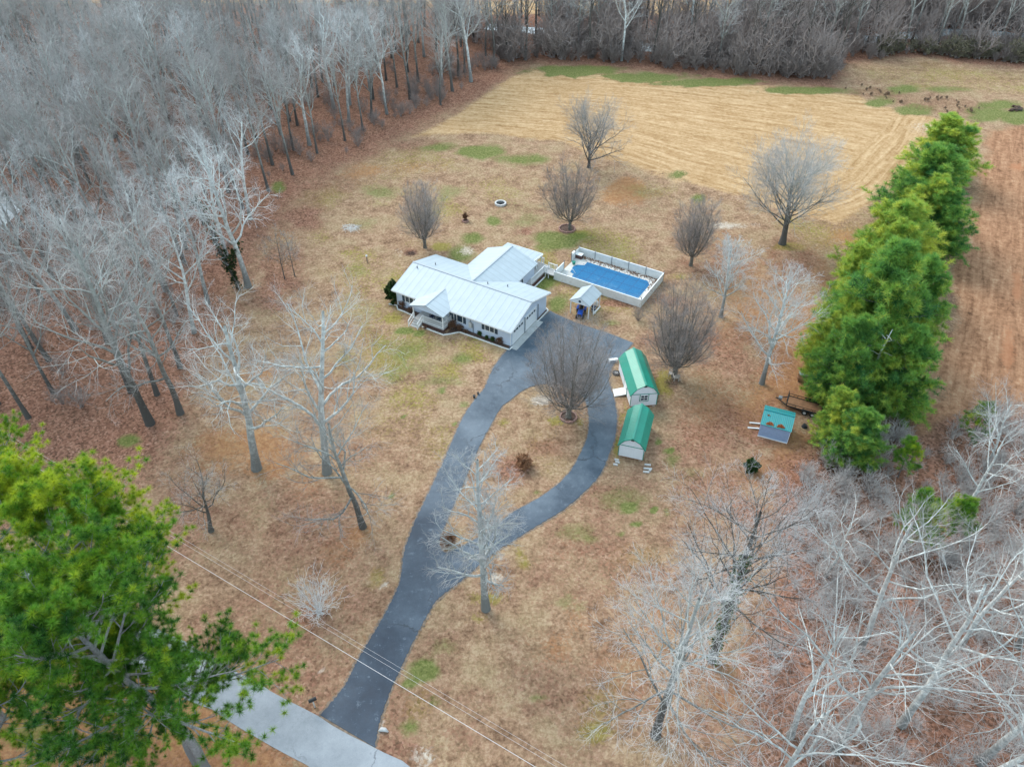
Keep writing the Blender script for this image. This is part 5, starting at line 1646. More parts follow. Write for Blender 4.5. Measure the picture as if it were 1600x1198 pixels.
t = thing('fire_ring', 'round concrete fire ring with black ash on the back lawn', 'fire pit', q)
MB().ring((0, 0, 0), .78, .12, .28, 28).build('ring_wall', M['greyblock'], t)
MB().disc((0, 0, .05), (0, 0, 1), .66, .08, 24).build('ash', M['charcoal'], t)
lg = MB()
for k in range(5):
    a = k * 1.9
    lg.tube([(math.cos(a) * .5, math.sin(a) * .5, .12), (-math.cos(a) * .2, -math.sin(a) * .2, .22)], .06, 6)
lg.build('burnt_wood', M['charcoal'], t)
q = P(574, 410)
t = thing('post', 'short dark post with a white cap on the lawn left of the house', 'post', q)
MB().box(-.05, .05, -.05, .05, 0, .95).build('shaft', M['bark_dark'], t)
MB().box(-.09, .09, -.09, .09, .95, 1.1).poly([(-.12, -.12, 1.1), (.12, -.12, 1.1), (.12, .12, 1.1), (-.12, .12, 1.1), (0, 0, 1.25)], [(3, 2, 1, 0), (0, 1, 4), (1, 2, 4), (2, 3, 4), (3, 0, 4)]).build('cap', M['white'], t)
rgb_ = random.Random(6)
mb = MB()
c0 = P(548, 357)
for k in range(34):
    a = rgb_.uniform(0, 6.28); l_ = rgb_.uniform(.5, 1.3); ox, oy = rgb_.uniform(-1.0, 1.0), rgb_.uniform(-.7, .7)
    mb.tube([(ox - math.cos(a) * l_, oy - math.sin(a) * l_, .05 + rgb_.uniform(0, .2)), (ox, oy, .15 + rgb_.uniform(0, .25)), (ox + math.cos(a) * l_, oy + math.sin(a) * l_, .06)], [.01, .022, .008], 4)
o = mb.build('brush_pile', M['twig_pale']); o.location = c0
tag(o, 'flattened pile of pale cut twigs on the lawn left of the house', 'brush pile')
q = P(818, 728)
o = link('dead_shrub', bush_mesh('dead_shrub', 651, 1.1, 1.5, M['twig_pear'], 16, M['leaf_brown'], .17, .1, 4, .85)); o.location = q
tag(o, 'pinkish dead leafy shrub inside the driveway loop', 'shrub')
q = P(997, 500)
o = link('bare_shrub', bush_mesh('bare_shrub', 652, 1.9, 2.0, M['twig_dark'], 22)); o.location = q
tag(o, 'dense dark bare shrub outside the near corner of the pool fence', 'shrub')
q = P(701, 848)
o = link('ornamental_grass', bush_mesh('tan_grass', 653, .8, 1.2, M['twig_pear'], 26, M['leaf_brown'], .22, .05, 3, .6)); o.location = q
tag(o, 'tan brushy plant at the tip of the driveway loop', 'plant')
q = P(498, 955)
rgs = bush_mesh('sprawling_shrub', 654, 3.2, 4.6, M['twig_pale'], 24, twig_r=.012)
o = link('bare_shrub', rgs); o.location = q
tag(o, 'wide pale bare shrub on the lawn left of the drive mouth', 'shrub')
for k, (px, r_, lab) in enumerate((((741, 621), .14, 'dark pot beside the left edge of the driveway'), ((747, 616), .1, 'smaller dark pot right of the larger one at the driveway edge'))):
    t = thing('flower_pot', lab, 'pot', P(*px))
    MB().tube([(0, 0, 0), (0, 0, .26)], [r_ * .8, r_ * 1.1], 12).build('pot', M['charcoal'], t)
    MB().tube([(0, 0, .25), (0, 0, .29)], r_ * 1.25, 12).build('rim', M['charcoal'], t)
q = P(492, 1104)
mbx = thing('mailbox', 'black mailbox on a post where the driveway meets the road', 'mailbox', q, R(28))
MB().box(-.05, .05, -.05, .05, 0, 1.02).build('post', M['greywood'], mbx)
box_ = MB()
n = 9
outl = [(-.11, 1.02)] + [(.11 * math.cos(a), 1.2 + .11 * math.sin(a)) for a in [math.pi - math.pi * i / (n - 1) for i in range(n)]] + [(.11, 1.02)]
m_ = len(outl)
p_ = [(-.3, a, b) for a, b in outl] + [(.3, a, b) for a, b in outl]
box_.poly(p_, [tuple(range(m_)), tuple(range(m_, 2 * m_))[::-1]] + [(i, m_ + i, m_ + (i + 1) % m_, (i + 1) % m_) for i in range(m_)])
box_.build('box', M['black'], mbx)
MB().box(.08, .12, .115, .13, 1.1, 1.36).build('flag', M['brownskirt'], mbx)
q = P(598, 1142)
o = MB().tube([(-.3, 0, .02), (-.1, .08, .16), (.2, .03, .18), (.42, -.05, .03)], [.06, .18, .16, .05], 7).build('stone', M['greyblock'], smooth=True); o.location = q
tag(o, 'pale rough stone at the right corner of the drive mouth', 'stone')
q = P(1590, 171)
t = thing('debris_heap', 'dark heap of earth and debris on the green strip at the far right', 'heap', q)
t.scale = (.42, .42, .42)
rgh = np.random.RandomState(2)
hp = MB()
for k in range(16):
    ox, oy, s_ = rgh.randn() * 2.2, rgh.randn() * 1.2, .5 + rgh.rand() * .7
    hp.tube([(ox - s_, oy, 0), (ox - s_ * .3, oy + rgh.randn() * .2, s_ * .6), (ox + s_ * .4, oy, s_ * .55), (ox + s_, oy, 0)], [s_ * .2, s_ * .6, s_ * .55, s_ * .2], 7)
hp.build('earth', M['mulch'], t)
lg = MB()
for k in range(8):
    a = rgh.rand() * 3.14
    lg.tube([(rgh.randn() * 2 - math.cos(a), rgh.randn() - math.sin(a) * .5, .6), (rgh.randn() * 2 + math.cos(a), rgh.randn() * .8, .9)], .08, 5)
lg.build('branches', M['bark_dark'], t)

# overhead wires (their poles stand outside the picture)
for k, (p0, p1, lab, r_) in enumerate((((107, 760), (799, 1175), 'lowest and thickest overhead wire crossing above the drive mouth', .016), ((25, 692), (799, 1155), 'middle thin overhead wire crossing above the drive mouth', .007), ((100, 731), (799, 1146), 'upper thin overhead wire crossing above the drive mouth', .006))):
    zt = (8.6, 9.3, 9.6)[k]
    a, b = P(*p0, zt), P(*p1, zt)
    d = b - a
    a, b = a - d * .6, b + d * .5
    pts = []
    for i in range(41):
        s_ = i / 40
        p = a.lerp(b, s_)
        p.z += .0
        pts.append(p)
    o = MB().tube(pts, r_, 6).build('overhead_wire', M['galv'])
    tag(o, lab, 'wire', 'overhead wires along the road')

# ------------------------------------------------------------------ trees standing on the lawn
def place(base_px, top_v, gen_h=None):
    b = P(*base_px)
    return b, height_at(b, top_v)


PEARS = [((664, 387), 284, 69, 'small egg-shaped bare pear tree behind the left end of the house', .14),
         ((890, 359), 246, 100, 'dense egg-shaped bare pear tree in a brick ring behind the pool', .13),
         ((1079, 415), 308, 75, 'egg-shaped bare pear tree standing right of the pool corner', .15),
         ((1053, 588), 448, 112, 'broad bare pear tree with wooden seats at its foot behind the green-roofed shed', .12),
         ((888, 652), 502, 140, 'large fan-shaped bare pear tree in a brick ring inside the driveway loop', .11)]
for i, (bpx, tv, wpx, lab, th) in enumerate(PEARS):
    b = P(*bpx)
    depth = b.y * _c + CAM_H * _s
    w = wpx * depth / CAM_F
    h = height_at(b, tv)
    wide = i >= 3
    me = pear_meshes('pear', 40 + i, h, w * (.95 if not wide else 1.02), h * th, .24 if not wide else .3, stems=(18 if not wide else 22), dense=1.0 if not wide else 1.2)
    tree_thing('pear_tree', me, b, lab, 'tree', 'bare pear trees on the lawn', fit_h=h)

# open-grown trees of the back lawn
b, h = place((920, 262), 150)
OPEN = dict(trunk_to=.7, limbs=28, limb_from=.2, limb_ang=(28, 72), limb_len=(.4, .52), limb_up=.3, br=10, br_len=(.3, .5), tw=7, tl=6, limb_shape=lambda t: 1.05 - .42 * t, wander=.1, twig_r=.0075, lean=0, limb_r=.45)
tree_thing('lawn_tree', bare_tree_meshes('open_tree', 61, h, .26, M['bark_grey'], M['twig_mauve'], **{**OPEN, 'trunk_to': .5, 'limb_from': .12, 'limbs': 22, 'limb_ang': (18, 62), 'limb_len': (.6, .8), 'tl': 4, 'limb_r': .5, 'limb_up': .45}), b, 'wide open bare tree at the stubble field edge behind a ringed pear', 'tree', 'bare trees at the field edge', fit_h=h)
b, h = place((1222, 381), 200)
tree_thing('lawn_tree', bare_tree_meshes('round_tree', 62, h, .42, M['bark_grey'], M['twig_mauve'], **{**OPEN, 'limbs': 38, 'limb_r': .3, 'limb_len': (.46, .6), 'trunk_to': .62, 'limb_up': .4}), b, 'large round-crowned bare tree with dark trunk at the right corner of the stubble field', 'tree', 'bare trees at the field edge', fit_h=h)

# thin pale trees right of the sheds and inside the loop
SLIM = dict(trunk_to=.86, trunk_wander=.015, limbs=24, limb_from=.22, limb_ang=(28, 62), limb_len=(.26, .4), limb_up=.3, br=7, tw=6, tl=5, twig_r=.006)
for k, (bpx, tv, lab) in enumerate([((1126, 495), 372, 'slim pale bare tree right of the pool and near the white fence corner'),
                                    ((1190, 599), 420, 'tall pale bare tree between the green-roofed sheds and the evergreen row'),
                                    ((759, 951), 700, 'tall thin bare tree standing beside the foot of the driveway loop')]):
    b, h = place(bpx, tv)
    tree_thing('slim_tree', bare_tree_meshes('slim', 70 + k, h * .95, .19 + .04 * k, M['bark_pale'], M['twig_pale'], **{**SLIM, 'lean': .0, 'limbs': 22 + 3 * k, 'limb_len': (.26, .4) if k < 2 else (.15, .24)}), b, lab, 'tree', 'slim bare trees on the lawn', fit_h=h * 1.03)

# big lawn trees on the left, against the wood
BIG = dict(trunk_to=.82, limbs=13, limb_from=.3, limb_ang=(28, 66), limb_len=(.28, .44), limb_up=.3, br=7, tw=6, tl=5, wander=.18, twig_r=.0055, limb_r=.52)
LEFTBIG = [((567, 823), 590, 'forked grey bare tree nearest the driveway on the left lawn', .26, 81, 'bark_grey'),
           ((511, 738), 450, 'tall pale bare tree between the forked tree and the wood on the left lawn', .36, 82, 'bark_pale'),
           ((401, 732), 470, 'pale bare tree leaning left at the edge of the left lawn', .36, 83, 'bark_pale'),
           ((388, 448), 190, 'tall white-barked bare tree at the wood edge beside the ivy-covered trunk', .34, 84, 'bark_pale'),
           ((282, 646), 420, 'dark-trunked bare tree at the corner of the wood by the lower left lawn', .3, 85, 'bark_grey'),
           ((235, 662), 360, 'tall bare tree with a mossy foot at the corner of the wood', .34, 86, 'bark_grey'),
           ((330, 829), 742, 'short crooked bare tree alone on the lower left lawn', .2, 87, 'bark_dark')]
big_trees = []
for (bpx, tv, lab, tr, sd, bk) in LEFTBIG:
    b, h = place(bpx, tv)
    par = dict(BIG)
    if sd == 87: par.update(trunk_to=.6, limb_from=.45, limb_len=(.4, .6), limbs=9, lean=.2)
    if sd == 83: par.update(lean=.09)
    t = tree_thing('bare_tree', bare_tree_meshes('lawn_big', sd, h * .96, tr, M[bk], M['twig_mauve' if sd != 84 else 'twig_pale'], **par), b, lab, 'tree', 'bare trees along the left lawn', fit_h=h * 1.03)
    big_trees.append(t)
b = P(374, 452)
t = thing('ivy_tree', 'dark leaning trunk wrapped in ivy beside the white-barked tree', 'tree', b)
iv = [Vector((0, 0, 0)), Vector((-.6, .2, 3)), Vector((-1.3, .3, 6)), Vector((-1.7, .2, 9.5)), Vector((-2.6, .4, 13))]
MB().tube(iv, [.22, .2, .17, .12, .05], 8).tube([iv[1], Vector((.5, .3, 5.2)), Vector((1.2, .2, 7))], [.11, .08, .03], 6).tube([iv[3], Vector((-2.8, .2, 10.6))], [.08, .03], 6).build('trunk', M['bark_dark'], t, smooth=True)
rgi = np.random.RandomState(5)
ip = []
for a, c2 in zip(iv[:-1], iv[1:]):
    for k in range(70): ip.append(np.array(a.lerp(c2, rgi.rand())) + rgi.randn(3) * .28)
for k in range(90): ip.append(np.array(iv[1].lerp(Vector((1.2, .2, 7)), rgi.rand())) + rgi.randn(3) * .32)
ip = np.array(ip)
V, F, T = tufts(rgi, ip, rgi.randn(*ip.shape), 10, .28, .16, .8, np.clip(.3 + rgi.randn(len(ip)) * .2, 0, 1), 0)
link('ivy', np_mesh('ivy', V, [F], [M['ivy']], attrs={'tint': ('FLOAT', T)}), t)

# spreading trees lower right, standing on the lawn
RAD = dict(trunk_to=.8, limbs=24, limb_from=.18, limb_ang=(45, 80), limb_len=(.24, .36), limb_up=.25, br=8, tw=6, tl=5, wander=.13, twig_r=.005, lean=.0, limb_r=.42, trunk_wander=.012)
for k, (bpx, tv, lab, bk) in enumerate([((1024, 1148), 905, 'spreading bare tree with drooping pale limbs at the lower centre right lawn', 'bark_grey'),
                                        ((1112, 1030), 775, 'bare tree with mossy dark trunk and fine pale crown beside the thicket', 'bark_dark')]):
    b, h = place(bpx, tv)
    rad_t = tree_thing('bare_tree', bare_tree_meshes('radial', 90 + k, h * .92, .25, M[bk], M['twig_pale'], **{**RAD, 'limbs': 26, 'limb_from': .25 + .12 * k, 'limb_len': (.24, .38), 'limb_ang': (45, 80) if k == 0 else (30, 65)}), b, lab, 'tree', fit_h=h * 1.03)

rgm = np.random.RandomState(77)
kz = rgm.rand(500) ** .8
mp = np.stack([rgm.randn(500) * .22, rgm.randn(500) * .22, kz * 11], 1)
sc_m = rad_t.scale[0]
rad_m = [c_ for c_ in rad_t.children if c_.name.startswith('trunk')][0].data
tv_ = np.empty(len(rad_m.vertices) * 3, np.float32)
rad_m.vertices.foreach_get('co', tv_)
tv_ = tv_.reshape(-1, 3)[:81].reshape(9, 9, 3).mean(1)
mp[:, 0] += np.interp(mp[:, 2], tv_[:, 2], tv_[:, 0]); mp[:, 1] += np.interp(mp[:, 2], tv_[:, 2], tv_[:, 1])
V, F, T_ = tufts(rgm, mp, rgm.randn(500, 3), 8, .16, .11, .8, np.clip(.5 + rgm.randn(500) * .25, 0, 1), 0)
link('ivy', np_mesh('ivy', V, [F], [M['leaf_shrub']], attrs={'tint': ('FLOAT', T_)}), rad_t)

# white-limbed trees of the lower right thicket
WH = dict(trunk_to=.78, limbs=10, limb_from=.35, limb_ang=(28, 62), limb_len=(.32, .5), limb_up=.35, br=8, tw=6, tl=5, wander=.17, limb_r=.54, twig_r=.0042)
white_protos = [bare_tree_meshes('white_tree', 100 + k, 20, .27, M['bark_pale'], M['twig_mauve'], **WH) for k in range(4)]
WHITE = [((1480, 1260), 1000, 2), ((1235, 1150), 930, 2), ((1590, 1010), 800, 1), ((1305, 1172), 860, 0), ((1408, 1132), 800, 1), ((1345, 1010), 740, 3), ((1530, 1190), 830, 1), ((1600, 1130), 800, 0), ((1500, 1010), 800, 2), ((1600, 960), 700, 3),
         ((1180, 1260), 1010, 1), ((1495, 810), 640, 1), ((1590, 800), 610, 0), ((1660, 850), 640, 3), 
         ((1290, 900), 760, 2), ((1620, 1260), 930, 1), ((1700, 940), 700, 0), ((1540, 730), 590, 2), ((1640, 720), 590, 1)]
wn_lab = 'white-limbed bare tree in the thicket at the lower right'
WLAB = {3: 'thick white-limbed bare trunk leaning right at the near edge of the right thicket', 4: 'white-limbed bare tree forking low in the middle of the right thicket',}
wfirst = {}
WLAB2 = {(1345, 1010): 'white-limbed bare tree with several upright stems just below the evergreen row', (1495, 810): 'many-limbed white bare tree right of the foot of the evergreen row', (1530, 1190): 'white-limbed bare tree rising from the bottom edge at the far lower right'}
for i, (bpx, tv, k) in enumerate(WHITE):
    b, h = place(bpx, tv)
    sc = min(h, 23) / 20 * .93
    lab = WLAB2.get(bpx, WLAB.get(i, wn_lab))
    if k not in wfirst:
        wfirst[k] = tree_thing('white_tree', white_protos[k], b, lab, 'tree', 'white-limbed trees of the right thicket', rz=i * 1.3, scale=sc)
    else:
        copy_thing(wfirst[k], b, i * 1.7, (sc, sc, sc), lab)

# ------------------------------------------------------------------ the wood: left and behind the field
rgf = np.random.RandomState(12)
protos = []
FK = dict(trunk_to=.86, limbs=13, limb_from=.42, limb_ang=(22, 55), limb_len=(.26, .38), limb_up=.42, br=7, tw=5, tl=5, wander=.14, limb_r=.6)
for k in range(9):
    pale = k in (3, 6)
    kw = dict(FK)
    if k % 3 == 1: kw.update(limb_from=.3, limb_len=(.28, .42), limbs=12)
    if pale: kw.update(wander=.18, limbs=10, limb_len=(.3, .46), limb_from=.38)
    protos.append(bare_tree_meshes('wood', 200 + k, 18 + (k % 3), .22 + .02 * (k % 4), M['bark_pale' if pale else 'bark_grey'], M['twig_pale' if k in (3, 6, 1) else 'twig_grey'], **kw))
for k in range(3):
    protos.append(bare_tree_meshes('belt', 220 + k, 17, .22, M['bark_dark'], M['twig_dark' if k else 'twig_grey'], **{**FK, 'limbs': 12, 'limb_from': .5}))
cand = []
sp = 6.1
for X in np.arange(-190, 175, sp):
    for Y in np.arange(40, 216, sp):
        cand.append((X + rgf.uniform(-2.4, 2.4) + (3 if int(Y / sp) % 2 else 0), Y + rgf.uniform(-2.4, 2.4)))
cand = np.array(cand)
F_IN = W([(-900, 800), (-200, 760), (0, 655), (150, 650), (215, 640), (262, 625), (290, 575), (320, 500), (352, 440), (385, 385), (425, 320), (470, 275), (520, 248), (600, 213), (680, 178), (740, 138), (800, 102), (830, 90),
          (1000, 98), (1150, 113), (1290, 122), (1330, 94), (1420, 82), (1600, 94), (2100, 104), (2100, 28), (1600, 27), (1200, 28), (830, 24), (480, 8), (-300, 2), (-1400, 50)])
okm = inside(cand[:, 0], cand[:, 1], F_IN)
cand = cand[okm]
# clear of the creek and of the individually placed trees
ckw = [(q.x, q.y) for q in cw]
cand = cand[dist_line(cand[:, 0], cand[:, 1], ckw) > 3.4]
fix = np.array([tuple(t.location[:2]) for t in big_trees] + [tuple(P(374, 452)[:2])])
cand = cand[np.min(np.hypot(cand[:, None, 0] - fix[None, :, 0], cand[:, None, 1] - fix[None, :, 1]), 1) > 3.2]
sel = []
for X, Y in cand:
    u1, v1 = proj(X, Y, 0)
    u2, v2 = proj(X, Y, 16)
    if min(u1, u2) > 1690 or max(u1, u2) < -90 or v2 > 1300 or v1 < -15: continue
    belt = X > 2 or (Y > 160 and X > -12)
    sel.append((math.hypot(X, Y), X, Y, belt))
sel.sort()
N_IND = 292
first, far_parts = {}, []
LAB_W = ['grey bare tree in the dense wood on the left', 'bare tree in the belt of wood behind the stubble field']
for i, (dd, X, Y, belt) in enumerate(sel):
    k = rgf.choice([9, 10, 11, 1, 3, 4, 6]) if belt else rgf.choice([0, 1, 2, 3, 4, 5, 6, 7, 8, 8])
    sc = rgf.uniform(.78, 1.12) * (1.12 if belt else 1.04)
    rz = rgf.uniform(0, 6.28)
    if i >= N_IND:
        far_parts.append((k, X, Y, sc, rz))
        continue
    s3 = (sc * rgf.uniform(.92, 1.1), sc * rgf.uniform(.92, 1.1), sc)
    lab, grp = (LAB_W[1], 'trees of the belt behind the field') if belt else (LAB_W[0], 'trees of the left wood')
    nm = 'woodland_tree'
    if k not in first:
        first[k] = tree_thing(nm, protos[k], (X, Y, 0), lab, 'tree', grp, rz, s3)
    else:
        copy_thing(first[k], (X, Y, 0), rz, s3, lab, grp)
print('forest', len(sel), 'stuff', len(far_parts))


def mesh_arrays(me):
    v = np.empty(len(me.vertices) * 3, np.float32)
    me.vertices.foreach_get('co', v)
    l = np.empty(len(me.loops), np.int32)
    me.loops.foreach_get('vertex_index', l)
    return v.reshape(-1, 3), l.reshape(-1, 4)


# the farthest trees, past the three hundred nearest, read as one mass
if far_parts:
    low = [bare_tree_meshes('far_wood', 240 + k, 18, .24, M['bark_grey'], M['twig_grey'], **{**FK, 'limbs': 10, 'br': 6, 'tw': 5, 'tl': 3, 'twig_r': .02}) for k in range(3)]
    la = [(mesh_arrays(a), mesh_arrays(b)) for a, b in low]
    Va, Fa, Vb, Fb, oa, ob = [], [], [], [], 0, 0
    for (k, X, Y, sc, rz) in far_parts:
        (tv, tf), (cv, cf) = la[k % 3]
        ca, sa_ = math.cos(rz), math.sin(rz)
        m3 = np.array([[ca, -sa_, 0], [sa_, ca, 0], [0, 0, 1]], np.float32) * sc
        Va.append(tv @ m3.T + np.array([X, Y, 0], np.float32)); Fa.append(tf + oa); oa += len(tv)
        Vb.append(cv @ m3.T + np.array([X, Y, 0], np.float32)); Fb.append(cf + ob); ob += len(cv)
    V = np.concatenate(Va + Vb)
    F1, F2 = np.concatenate(Fa), np.concatenate(Fb) + oa
    tag(link('distant_wood', np_mesh('distant_wood', V, [F1, F2], [M['bark_grey'], M['twig_grey']], [0, 1], smooth=True)), 'hazy grey mass of the farthest bare trees', 'wood', kind='stuff')
    for a, b in low:
        bpy.data.meshes.remove(a); bpy.data.meshes.remove(b)


# brush under and along the wood: one tangle
def scatter_brush(name, label, spots, mats, seed, hrange, protos_n=5, leafy=None, stems=12, twr=.016):
    rg_ = np.random.RandomState(seed)
    pr = [bush_mesh(name + '_p', seed + k, 1.0, .9, M[mats[0]], stems, leafy, .09, .035, 6 if leafy else 0, twig_r=twr) for k in range(protos_n)]
    data = []
    for me in pr:
        v = np.empty(len(me.vertices) * 3, np.float32); me.vertices.foreach_get('co', v)
        li = np.empty(len(me.loops), np.int32); me.loops.foreach_get('vertex_index', li)
        lt = np.empty(len(me.polygons), np.int32); me.polygons.foreach_get('loop_total', lt)
        nq = int((lt == 4).sum())
        t_ = np.empty(len(me.vertices), np.float32); me.attributes['tint'].data.foreach_get('value', t_)
        data.append((v.reshape(-1, 3), li[:nq * 4].reshape(-1, 4), li[nq * 4:].reshape(-1, 3), t_))
    V, Q, T3, TT, o = [], [], [], [], 0
    for (X, Y) in spots:
        v, q, t3, tt = data[rg_.randint(protos_n)]
        s = rg_.uniform(*hrange)
        a = rg_.uniform(0, 6.28)
        m3 = np.array([[math.cos(a), -math.sin(a), 0], [math.sin(a), math.cos(a), 0], [0, 0, 1]], np.float32) * s
        V.append(v @ m3.T + np.array([X, Y, 0], np.float32)); Q.append(q + o); T3.append(t3 + o); TT.append(tt); o += len(v)
    faces, mi, ms = [np.concatenate(Q)], [0], [M[mats[0]]]
    t3 = np.concatenate(T3)
    if len(t3):
        faces.append(t3); mi.append(1); ms.append(leafy)
    for me in pr: bpy.data.meshes.remove(me)
    return tag(link(name, np_mesh(name, np.concatenate(V), faces, ms, mi, attrs={'tint': ('FLOAT', np.concatenate(TT))})), label, 'undergrowth', kind='stuff')


def along(pts_px, n, width, seed):
    rg_ = np.random.RandomState(seed)
    w_ = np.array(W(pts_px))
    seg = np.linalg.norm(np.diff(w_, axis=0), axis=1)
    cum = np.concatenate([[0], np.cumsum(seg)])
    out = []
    for k in range(n):
        s = rg_.rand() * cum[-1]
        i = min(np.searchsorted(cum, s) - 1, len(seg) - 1)
        i = max(i, 0)
        p = w_[i] + (w_[i + 1] - w_[i]) * (s - cum[i]) / seg[i]
        d = (w_[i + 1] - w_[i]) / seg[i]
        out.append(tuple(p + np.array([-d[1], d[0]]) * rg_.uniform(*width)))
    return out


def inpoly(poly_px, n, seed):
    rg_ = np.random.RandomState(seed)
    w_ = np.array(W(poly_px))
    lo, hi = w_.min(0), w_.max(0)
    out = []
    while len(out) < n:
        c_ = lo + (hi - lo) * rg_.rand(400, 2)
        out += [tuple(q) for q in c_[inside(c_[:, 0], c_[:, 1], [tuple(z) for z in w_])]]
    return out[:n]


belt_edge = [(800, 100), (830, 92), (1000, 101), (1150, 117), (1290, 126), (1325, 98), (1420, 86), (1600, 100), (1750, 108)]
scatter_brush('belt_undergrowth', 'dark tangled brush along the foot of the belt behind the stubble field', along(belt_edge, 330, (-.5, 12), 31), ['twig_dark'], 300, (1.5, 4.2), twr=.010)
scatter_brush('belt_saplings', 'thin grey saplings crowding the belt behind the stubble field', [q_ for q_ in along(belt_edge, 300, (0, 30), 41) if not (q_[0] > 65 and q_[1] < 192 and int(q_[0] * 7) % 3)] + [(60 + q_ * .55, 194 + (q_ * 7.3) % 17) for q_ in range(150)], ['twig_dark'], 350, (4.5, 10.0), 4, None, 9, twr=.007)
scatter_brush('creek_cane', 'dull green cane thicket along the creek bank behind the far pasture', inpoly([(1330, 92), (1380, 80), (1600, 88), (1750, 92), (1750, 100), (1600, 99), (1420, 86)], 85, 33), ['twig_dark'], 310, (1.0, 3.4), leafy=M['cane'], twr=.016)
left_edge = [(470, 275), (520, 248), (600, 213), (680, 178), (740, 138), (800, 104)]
scatter_brush('wood_undergrowth', 'grey saplings and brush along the edge and floor of the left wood', along(left_edge, 60, (2, 12), 34) + inpoly([(-100, 640), (150, 640), (260, 620), (340, 460), (440, 310), (600, 205), (780, 110), (500, 60), (-200, 200)], 230, 35), ['twig_dark'], 320, (.9, 3.0), twr=.007)
scatter_brush('thicket_undergrowth', 'tangled grey brush filling the right thicket below the evergreen row', inpoly([(1250, 730), (1330, 700), (1440, 660), (1600, 640), (1700, 700), (1700, 950), (1220, 950)], 190, 36) + inpoly([(1220, 950), (1700, 950), (1700, 1250), (1180, 1250)], 60, 39), ['twig_grey'], 330, (.9, 2.8), twr=.006)
scatter_brush('ditch_brush', 'low dry brush in the ditch between the stubble field and the far pasture', inpoly([(1300, 141), (1345, 126), (1400, 146), (1540, 160), (1525, 182), (1470, 180), (1390, 158)], 40, 37), ['twig_pear'], 340, (.2, .6), leafy=M['leaf_dry'], twr=.008)

# ------------------------------------------------------------------ evergreens
EV = dict(from_h=.05, whorls=24, per=7, trunk_r=.25, tuft_len=.5, tuft_w=.05, blades=20, sub=7, tpb=4, spread=.6, tint_var=.16)
ever_protos = [needle_tree_meshes('ever', 400 + k, 12, 8.0, M['bark_grey'], M['needle_ever'], tint_mid=(.52, .72, .42)[k], **EV) for k in range(3)]
EVERS = [((1500, 190), 10, 13, 1, 'yellow-green evergreen at the far end of the evergreen row'),
         ((1473, 230), 13, 13.5, 2, 'dark green evergreen second from the far end of the row'),
         ((1428, 312), 13, 12.5, 1, 'yellowish evergreen in the middle of the evergreen row'),
         ((1462, 275), 11, 10, 1, 'yellow-green evergreen filling the middle of the row behind the yellowish one'),
         ((1400, 352), 12, 9.5, 1, 'light green evergreen just beyond the tallest one, on the lawn side'),
         ((1494, 300), 10, 10, 2, 'dark evergreen on the field side of the row, half hidden by the middle trees'),
         ((1362, 392), 12, 8, 1, 'pale green evergreen on the lawn side of the row'),
         ((1418, 386), 17, 12.5, 0, 'tallest broad evergreen of the row'),
         ((1455, 405), 13, 9, 0, 'evergreen leaning over the brush field beside the tallest one'),
         ((1325, 466), 11, 7.6, 1, 'bright evergreen on the lawn side, in front of the tallest one'),
         ((1356, 505), 12, 8.0, 2, 'mid green evergreen behind a bare white dead trunk'),
         ((1440, 520), 11, 8.5, 0, 'evergreen at the near end of the row beside the brush field'),
         ((1332, 615), 7, 5.6, 1, 'small bright pine between the teal-roofed shed and the evergreen row'),
         ((1352, 640), 7, 6.5, 2, 'dark low evergreen at the near foot of the row'),
         ((1308, 560), 6, 4.3, 0, 'small soft evergreen overhanging the flat trailer')]
efirst = {}
for i, (apx, h, w, k, lab) in enumerate(EVERS):
    a = P(apx[0], apx[1], h)
    loc, sc = (a.x, a.y, 0), (w / 8.0, w / 8.0, h / 12.0)
    if k not in efirst: efirst[k] = tree_thing('evergreen_tree', ever_protos[k], loc, lab, 'tree', 'evergreens of the right-hand row', i * 1.1, sc)
    else: copy_thing(efirst[k], loc, i * 1.1, sc, lab)
q = P(1346, 603, 2.0)
dt = thing('dead_tree', 'bare white dead trunk with short broken side branches among the evergreens', 'tree', (q.x - .3, q.y - 1.2, 0))
MB().tube([(0, 0, 0), (.1, .05, 4), (.25, .1, 8), (.5, .1, 10.5)], [.2, .16, .1, .03], 8).build('trunk', M['bark_pale'], dt, smooth=True)
mb = MB()
for k in range(16):
    z = 3.5 + k * .42
    az = k * 2.4
    mb.tube([(.15, .06, z), (.15 + math.cos(az) * .7, .06 + math.sin(az) * .7, z + .3), (.15 + math.cos(az) * 1.4, .06 + math.sin(az) * 1.4, z + .45)], [.045, .03, .01], 5)
mb.build('crown', M['bark_pale'], dt)


